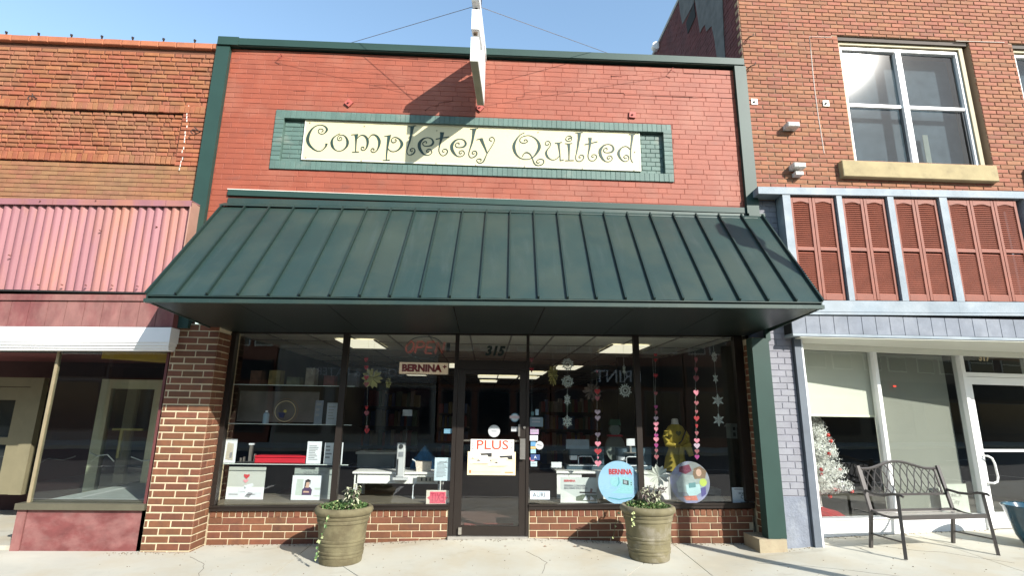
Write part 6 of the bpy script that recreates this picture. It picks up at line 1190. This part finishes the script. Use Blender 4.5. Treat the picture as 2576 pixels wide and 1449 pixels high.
for o_ in (-.0485, .0485): plate([(.17, 5.62), (1.08, 5.62), (1.08, 5.91), (.60, 5.91), (.60, 6.14), (1.08, 6.06), (1.08, 6.30), (.38, 6.30), (.17, 6.24)], m_bs, 'face_panel', th=.003, off=o_*1.01)
plate([(.0, 6.385), (1.16, 6.385), (1.20, 6.42), (1.16, 6.50), (.0, 6.50)], m_bs, 'top_box')
for d in (.2, 1.02): plate([(d, 6.321), (d+.03, 6.321), (d+.03, 6.384), (d, 6.384)], m_iron, 'hanger', th=.03)
pq = at(1204, 4, .2); MB().box(pq.x-.045, pq.x+.045, .16, .24, 6.4, 7.75).build('black_post', m_iron, bs)
MB().tube([(sx(1.02)-.02, -1.08, 5.99), (sx(1.02)+.02, -1.09, 5.985)], .025, 8).build('bird_nest', mat('nest_straw', (.12, .08, .05), .95, bump=.01), bs)
for b, side_ in (((-2.52, .25, 6.62), 'left'), ((2.1, .25, 6.66), 'right')):
    o = MB().tube([(sx(1.0)+(.05 if side_ == 'right' else -.05), -1.0, 6.44), b], .004, 5).build('guy_wire', mat('grey_wire', (.18, .17, .17), .5, metal=.5)); solo(o, 'thin guy wire from the projecting sign to the roof on the %s' % side_, 'wire')
m_thin = mat('thin_red_wire', (.30, .08, .06), .6)
for a, b, s_ in ((at(708, 143, -.07), (sx(.2), -.2, 5.78), 'left'), (at(1688, 178, -.07), (sx(.2), -.2, 5.78), 'right')):
    o = MB().tube([a, b], .0025, 4).build('stay_wire', m_thin); solo(o, 'very thin stay wire from the %s wall hook to the projecting sign' % s_, 'wire')

# ================================================================= planters
m_pot = mat('moss_stained_stone_pot', (.15, .13, .07), .85, var=.2, scale=7, bump=.003, bscale=70, col2=(.10, .082, .042), c2s=5, c2t=.5)
m_pot2 = mat('lime_stained_stone_pot', (.145, .125, .068), .85, var=.2, scale=7, bump=.003, bscale=70, col2=(.23, .205, .15), c2s=6, c2t=.56)
m_soil = mat('potting_soil', (.03, .02, .012), .95, bump=.01, bscale=40)
def leaf(t, base, d_, up_, L_, W_, fold=.25, curl=.3):
    d_ = d_.normalized(); s_ = d_.cross(up_).normalized(); n_ = s_.cross(d_).normalized()
    mid = [base+d_*(L_*q)+n_*(curl*L_*(q-q*q)*1.2)-Vector((0, 0, 1))*(curl*L_*q*q*.8) for q in (0, .3, .65, 1)]
    a = [t.av(mid[0]), t.av(mid[1]), t.av(mid[2]), t.av(mid[3])]
    l = [t.av(mid[1]+s_*W_/2+n_*W_*fold), t.av(mid[2]+s_*W_*.42+n_*W_*fold)]; r = [t.av(mid[1]-s_*W_/2+n_*W_*fold), t.av(mid[2]-s_*W_*.42+n_*W_*fold)]
    t.f += [[a[0], l[0], a[1]], [a[1], l[0], l[1], a[2]], [a[2], l[1], a[3]], [a[0], a[1], r[0]], [a[1], a[2], r[1], r[0]], [a[2], a[3], r[1]]]
lf = dict(rough=.5, var=.15, scale=30, rnd=.25, src='isl')
m_lp = mat('pale_leaf', (.42, .43, .30), **lf); m_ld = mat('dark_green_leaf', (.045, .085, .035), **lf); m_lg = mat('bright_green_leaf', (.085, .16, .05), **lf); m_ly = mat('cream_green_leaf', (.42, .46, .22), **lf); m_lpur = mat('grey_purple_leaf', (.16, .13, .12), **lf)
def planter(x, y, label, m, kind):
    z0 = gz(x, y)-.004; h = .565
    p_ = thing('planter', label, 'planter', (x, y, z0), 'stone planters either side of the shop door')
    prof = [(.215, 0), (.235, .004), (.24, .02), (.245, .075), (.252, .08), (.2535, .097), (.248, .102), (.249, .112), (.256, .117), (.258, .134), (.252, .14), (.258, .20), (.265, .205), (.267, .222), (.261, .227), (.262, .237), (.269, .242), (.271, .26), (.264, .266), (.280, .43), (.292, .437), (.296, .462), (.290, .474), (.300, .480), (.306, .502), (.301, .512), (.312, .518), (.328, .535), (.336, .560), (.330, .585), (.312, .600), (.285, .600), (.272, .588), (.268, .54), (.26, .50)]
    prof = [(r*.93, z*h/.6) for r, z in prof]
    MB().lathe(prof, (x, y, z0), 64).build('pot', m, p_, True)
    MB().lathe([(.245, .510), (.15, .520), (.01, .525)], (x, y, z0), 24).build('soil', m_soil, p_, True)
    T = Vector((x, y, z0+.525)); rg = random.Random(9 if kind else 4)
    iv = thing('trailing_ivy', 'low bright green ivy filling the %s planter' % ('right' if kind else 'left'), 'plant', tuple(T), 'ivy in the planters')
    tg, ty = MB(), MB(); k_n = 420
    for k in range(k_n):
        a = rg.random()*2*pi; q = .235*rg.random()**.5; b = T+Vector((q*cos(a), q*sin(a), rg.uniform(-.01, .055)+(.02 if q < .15 else 0))); dd = Vector((cos(a)+rg.uniform(-.8, .8), sin(a)+rg.uniform(-.8, .8), rg.uniform(.0, 1)))
        leaf(ty if rg.random() < (.30 if kind else .18) else tg, b, dd, Vector((0, 0, 1)), rg.uniform(.03, .05), rg.uniform(.025, .04))
    vines = [[(-.08, -.24, 0), (-.08, -.34, -.03), (-.10, -.335, -.12), (-.14, -.31, -.22), (-.17, -.30, -.30), (-.16, -.3, -.38), (-.18, -.29, -.45)]] if not kind else [[(-.19, -.2, 0), (-.235, -.27, -.0), (-.25, -.265, -.07), (-.245, -.255, -.14)]]
    if kind: vines.append([(-.25, .05, 0), (-.34, .06, -.06), (-.36, .07, -.2), (-.39, .08, -.34)])
    tv = MB()
    for i, V_ in enumerate(vines):
        P_ = [T+Vector(q) for q in V_]; tv.tube(P_, .0025, 5)
        for A_, B_ in zip(P_, P_[1:]):
            for q in range(3 if i == 0 else 1):
                c = A_.lerp(B_, rg.random()); leaf(ty if kind or rg.random() < .3 else tg, c, Vector((rg.uniform(-1, 1), -.6, rg.uniform(-.6, .4))), Vector((0, -1, .3)), .034, .028)
    tv.build('stem', m_ld, iv); tg.build('foliage', m_lg, iv); ty.build('variegated_foliage', m_ly, iv)
    sx_ = .07 if not kind else .03
    sh_ = thing('variegated_shrub', ('compact cream leaved shrub in the left planter' if not kind else 'loose grey and cream leaved shrub in the right planter'), 'plant', (x+sx_, y, T.z), 'shrubs in the planters')
    a_, b_, st = MB(), MB(), MB(); nb = 16 if not kind else 28
    for k in range(nb):
        a = 2*pi*k/nb+rg.uniform(-.3, .3); ln = rg.uniform(.12, .26) if not kind else rg.uniform(.12, .25); sp_ = (.45 if not kind else .85)*rg.uniform(.2, 1)
        p0 = Vector((x+sx_, y, T.z)); p1 = p0+Vector((cos(a)*ln*sp_, sin(a)*ln*sp_, ln)); st.tube([p0, p0.lerp(p1, .5)+Vector((0, 0, .015)), p1], .004, 5)
        for q in range(9 if not kind else 8):
            c = p0.lerp(p1, .25+.75*q/8); aa = rg.random()*2*pi; up_ = rg.uniform(-.1, .8); L_ = rg.uniform(.055, .09) if not kind else rg.uniform(.045, .075)
            leaf(a_ if rg.random() < (.62 if not kind else .42) else b_, c, Vector((cos(aa), sin(aa), up_)), Vector((0, 0, 1)), L_, L_*(.42 if not kind else .5), curl=.5)
    st.build('stem', m_lpur, sh_); a_.build('pale_foliage', m_lp, sh_); b_.build('dark_foliage', m_ld if not kind else m_lpur, sh_)
planter(-1.52, -.40, 'moss stained stone planter left of the shop door', m_pot, 0)
planter(1.88, -.30, 'lime streaked stone planter right of the shop door', m_pot2, 1)
# grit and crumbs gathered along the wall foot and in the joints
t = MB(); rg = random.Random(77)
for k in range(900):
    x = rg.uniform(-4.2, 7); y = (.34 if -3.3 < x < 3.4 else -.01 if x < 4.1 else .36+.147*(x-4.1))-abs(rg.gauss(0, .05))-.008
    if k % 4 == 0: y = rg.uniform(-1.5, .2)
    s_ = rg.uniform(.002, .006)*(1 if k % 4 else .8); z = gz(x, y); t.box(x-s_, x+s_*rg.uniform(.5, 1.5), y-s_, y+s_, z-.001, z+s_)
o = t.build('grit', mat('grit', (.20, .16, .11), .95, rnd=.5, src='isl'), None, stuff=True); o['label'] = 'fine grit and crumbs along the foot of the walls'; o['category'] = 'grit'
# hairline cracks in the concrete
for P_ in ([(-3.2, -.2), (-2.9, -.5), (-2.75, -.9), (-2.5, -1.4)], [(.5, -.15), (.7, -.5), (.62, -.85), (.8, -1.3)], [(3.0, -.5), (3.4, -.62), (3.9, -.9), (4.3, -1.2)], [(4.6, .1), (5.0, -.2), (5.3, -.3), (5.9, -.8)]):
    t = MB(); Q_ = []
    for A, B_ in zip(P_, P_[1:]):
        for q in range(5): Q_.append((A[0]+(B_[0]-A[0])*q/5+rg.uniform(-.012, .012), A[1]+(B_[1]-A[1])*q/5+rg.uniform(-.012, .012)))
    for A, B_ in zip(Q_, Q_[1:]): t.bar((*A, gz(*A)), (*B_, gz(*B_)), .0035, .003)
    t.build('hairline_crack', m_joint, side)
# dry leaves
for px, py, s_ in ((1367, 1381, .05), (1441, 1379, .045), (1268, 1380, .03), (2253, 1382, .02), (2420, 1375, .03), (968, 1448, .03)):
    c = atz(px, py, -.05); t = MB(); leaf(t, Vector((c.x, c.y, gz(c.x, c.y)+.004)), Vector((1, random.uniform(-.5, .5), .1)), Vector((0, 0, 1)), s_, s_*.45, curl=.15); o = t.build('dry_leaf', mat('dry_brown_leaf', (.22, .09, .04), .8)); o.data.transform(Matrix.Identity(4)); solo(o, 'dry brown leaf on the pavement %s' % {1367: 'in front of the door', 1441: 'left of the right planter', 1268: 'just outside the door', 2253: 'in front of the bench', 2420: 'under the right bench arm', 968: 'at the bottom edge by the left planter'}[px], 'leaf', 'dry leaves on the pavement')

# ================================================================= bench
m_bn = mat('dark_bronze_powder_coat', (.075, .068, .065), .42, metal=.4, var=.08, scale=10)
BA = radians(8.2); BO = Vector((4.675, -.575, 0)); BMx = Matrix.Translation(BO) @ Matrix.Rotation(BA, 4, 'Z')
bn = thing('metal_bench', 'dark metal two seat bench with curved back and crossed scroll pattern', 'bench', tuple(BMx @ Vector((.62, .2, 0))))
def bs_(name, f): t = MB(M=BMx); f(t); return t.build(name, mat('sun_glare_slat_paint', (.30, .28, .25), .38, var=.15, scale=20, spec=.7), bn)  # sun glare on the dark seat slats put into a paler colour
W_ = 1.17; g0 = gz(4.9, -.4); FY = .02; RY = .44; SH_ = .43
def bb(name, f): t = MB(M=BMx); f(t); return t.build(name, m_bn, bn)
def P3(x, y, z): return Vector((x, y, z+g0))
for x, s_ in ((0, -1), (W_, 1)):
    bb('front_leg', lambda t: t.bar(P3(x+.035*s_, FY-.03, 0), P3(x, FY, .655), .034, .030))
    bb('rear_leg', lambda t: t.bar(P3(x+.0*s_, RY+.05, 0), P3(x, RY-.02, SH_), .034, .030))
    bb('back_post', lambda t: (t.bar(P3(x, RY-.02, SH_-.01), P3(x-.0*s_, RY+.10, .93), .040, .028)))
    bb('brace', lambda t: t.tube([P3(x+.03*s_, FY-.02, .17), P3(x, RY+.03, .17)], .009, 8))
    bb('armrest', lambda t: t.tube([P3(x, RY+.03, .655), P3(x+.012*s_, RY-.12, .63), P3(x+.015*s_, .20, .635), P3(x, .08, .665), P3(x, -.03, .665), P3(x, -.05, .65)], .015, 8))
    bb('seat_side', lambda t: t.tube([P3(x, FY+.01, SH_-.005), P3(x, .16, SH_-.03), P3(x, .30, SH_-.02), P3(x, RY-.01, SH_+.01)], .013, 8))
bb('seat_front_rail', lambda t: t.bar(P3(0, FY, SH_-.01), P3(W_, FY, SH_-.01), .03, .045))
bb('seat_rear_rail', lambda t: t.bar(P3(0, RY-.02, SH_), P3(W_, RY-.02, SH_), .025, .03))
for k in range(5):
    yy = FY+.045+.076*k; bs_('seat_slat', lambda t: t.bar(P3(.01, yy+.03, SH_-.012-.012*sin(pi*k/4)), P3(W_-.01, yy+.03, SH_-.012-.012*sin(pi*k/4)), .064, .006))
def bk_(x, z): return P3(x, RY+.0+.12*(z-.43)/.5, z)
def topz_(x): u = x/W_; return .895+.085*(sin(pi*min(1, max(0, (u-.12)/.76))))**1.6
bb('top_rail', lambda t: t.tube([bk_(W_*q/24, topz_(W_*q/24)) for q in range(25)], .017, 8))
bb('lower_rail', lambda t: t.bar(bk_(0, .60), bk_(W_, .60), .022, .026))
bb('scroll_post', lambda t: t.bar(bk_(.045, .60), bk_(.045, topz_(.045)), .02, .016)); bb('scroll_post', lambda t: t.bar(bk_(W_-.045, .60), bk_(W_-.045, topz_(W_-.045)), .02, .016))
nC_ = 11; sp_ = (W_-.09)/nC_
for k in range(-1, nC_+1):
    for dr in (1, -1):
        xa = .045+sp_*(k+.5); P_ = []
        for q in range(13):
            v = q/12; x = xa+dr*(sp_*1.0*(v-.5)*2+sp_*.16*sin(2*pi*v))
            z = .605+(topz_(min(max(x, 0), W_))-.605)*v
            if .045 <= x <= W_-.045: P_.append(bk_(x, z))
        if len(P_) > 2: bb('scroll_bar', lambda t: t.tube(P_, .0058, 6))
# teal pot at the right edge
c = atz(2605, 1378, .0); tp = thing('teal_pot', 'glossy teal ceramic pot cut off by the right edge', 'pot', (c.x+.05, c.y-.05, gz(c.x, c.y)))
MB().lathe([(.15, 0), (.17, .005), (.235, .12), (.285, .30), (.31, .42), (.325, .45), (.33, .462), (.322, .47), (.30, .462), (.28, .42), (.26, .38)], (c.x+.05, c.y-.05, gz(c.x, c.y)), 56).build('pot_body', mat('teal_glaze', (.012, .055, .085), .12, var=.2, scale=5, coat=.5), tp, True)
MB().lathe([(.26, .40), (.01, .41)], (c.x+.05, c.y-.05, gz(c.x, c.y)), 24).build('soil', m_soil, tp)

# ================================================================= street lamp (casts the long shadow), road side
lx, ly = 5.15, -2.95; lz = gz(lx, ly)
slm = thing('street_lamp', 'black street lamp post by the kerb', 'street lamp', (lx, ly, lz)); m_lamp = mat('black_lamp_paint', (.02, .02, .02), .5)
MB().lathe([(.16, 0), (.16, .25), (.11, .32), (.075, .5), (.065, 5.2), (.05, 5.3)], (lx, ly, lz), 20).build('post', m_lamp, slm, True)
MB().lathe([(.08, 5.301), (.16, 5.42), (.19, 5.75), (.10, 5.95), (.02, 6.02)], (lx, ly, lz), 20).build('lantern', mat('lantern_glass', (.5, .5, .45), .4), slm, True)

# ================================================================= far side of the street (seen in the window glass)
def far(name, x0, x1, h, col, label, sign=None, scol=(.6, .6, .58), nwin=3, sy=3.4, ssz=.8, lowc=(.02, .02, .02)):
    y = -21.5; b = thing(name, label, 'building', ((x0+x1)/2, y-4, -.12))
    m = mat('far_wall_%d' % int(x0*10+999), col, .85, var=.12); MB().box(x0, x1, y-8, y, -.2, h).build('wall', m, b)
    MB().box(x0-.05, x1+.05, y-.3, y+.12, h, h+.25).build('cornice', mat('far_trim', (.75, .72, .62), .8), b)
    w_ = (x1-x0)/nwin
    for k in range(nwin):
        a = x0+w_*k+w_*.12; f = MB(); f.box(a-.08, a+w_*.76+.08, y, y+.05, .35, 2.75); fo = f.build('window_frame', mat('far_dark_trim', (.10, .09, .08), .7), b); MB().box(a, a+w_*.76, y+.051, y+.07, .43, 2.67).build('pane', mat('far_glass', (.02, .025, .03), .1), b)
        if h > 6.5:
            for q in (.12, .56):
                a2 = x0+w_*(k+q); MB().box(a2-.07, a2+w_*.3+.07, y, y+.06, 4.73, 6.77).build('window_frame', mat('far_trim', (0, 0, 0)), b); MB().box(a2, a2+w_*.3, y+.061, y+.08, 4.8, 5.72).build('pane', mat('far_glass', (0, 0, 0)), b); MB().box(a2, a2+w_*.3, y+.061, y+.08, 5.79, 6.7).build('pane', mat('far_glass', (0, 0, 0)), b)
    MB().box(x0+.1, x1-.1, y+.001, y+.15, 2.95, 4.05).build('sign_band', mat('far_band_%d' % int(x0*10+999), lowc, .8), b)
    if sign: text(sign, (x0+x1)/2, 3.45, -(y+.16), ssz, mat('far_sign_white', scol, .6), b, mirror=False, M=Matrix.Rotation(pi, 4, 'Z') @ Matrix.Translation((-(x0+x1), 0, 0)))
    return b
far('far_shop', -27, -19, 6.2, (.25, .22, .2), 'tan shop across the street, farthest left')
far('far_shop', -18.9, -11, 8.0, (.22, .08, .05), 'red brick shop across the street on the left')
far('far_shop', -10.9, -2.6, 6.0, (.30, .28, .24), 'low pale shop across the street with the coffee and eatery sign', sign='COFFEE & EATERY', ssz=.62, lowc=(.22, .21, .19), scol=(.72, .72, .70))
far('far_shop', -2.5, 3.4, 7.6, (.20, .085, .055), 'red brick shop across the street facing the door')
far('far_shop', 3.5, 10.6, 8.0, (.18, .08, .05), 'two storey brick shop across the street with the print sign', sign='PRINT', ssz=.95, lowc=(.015, .015, .015), scol=(.75, .75, .75), nwin=3)
far('far_shop', 28.1, 44, 9, (.20, .16, .12), 'long brown building far along the street on the right'); far('far_shop', 44.1, 70, 9.5, (.12, .08, .06), 'dark building farthest right along the street'); far('far_shop', -50, -27.1, 8, (.16, .12, .1), 'brown building far along the street on the left')
far('far_shop', 10.7, 19, 8.4, (.20, .09, .06), 'brick shop across the street on the right'); far('far_shop', 19.1, 28, 7, (.28, .25, .2), 'tan shop across the street, farthest right')
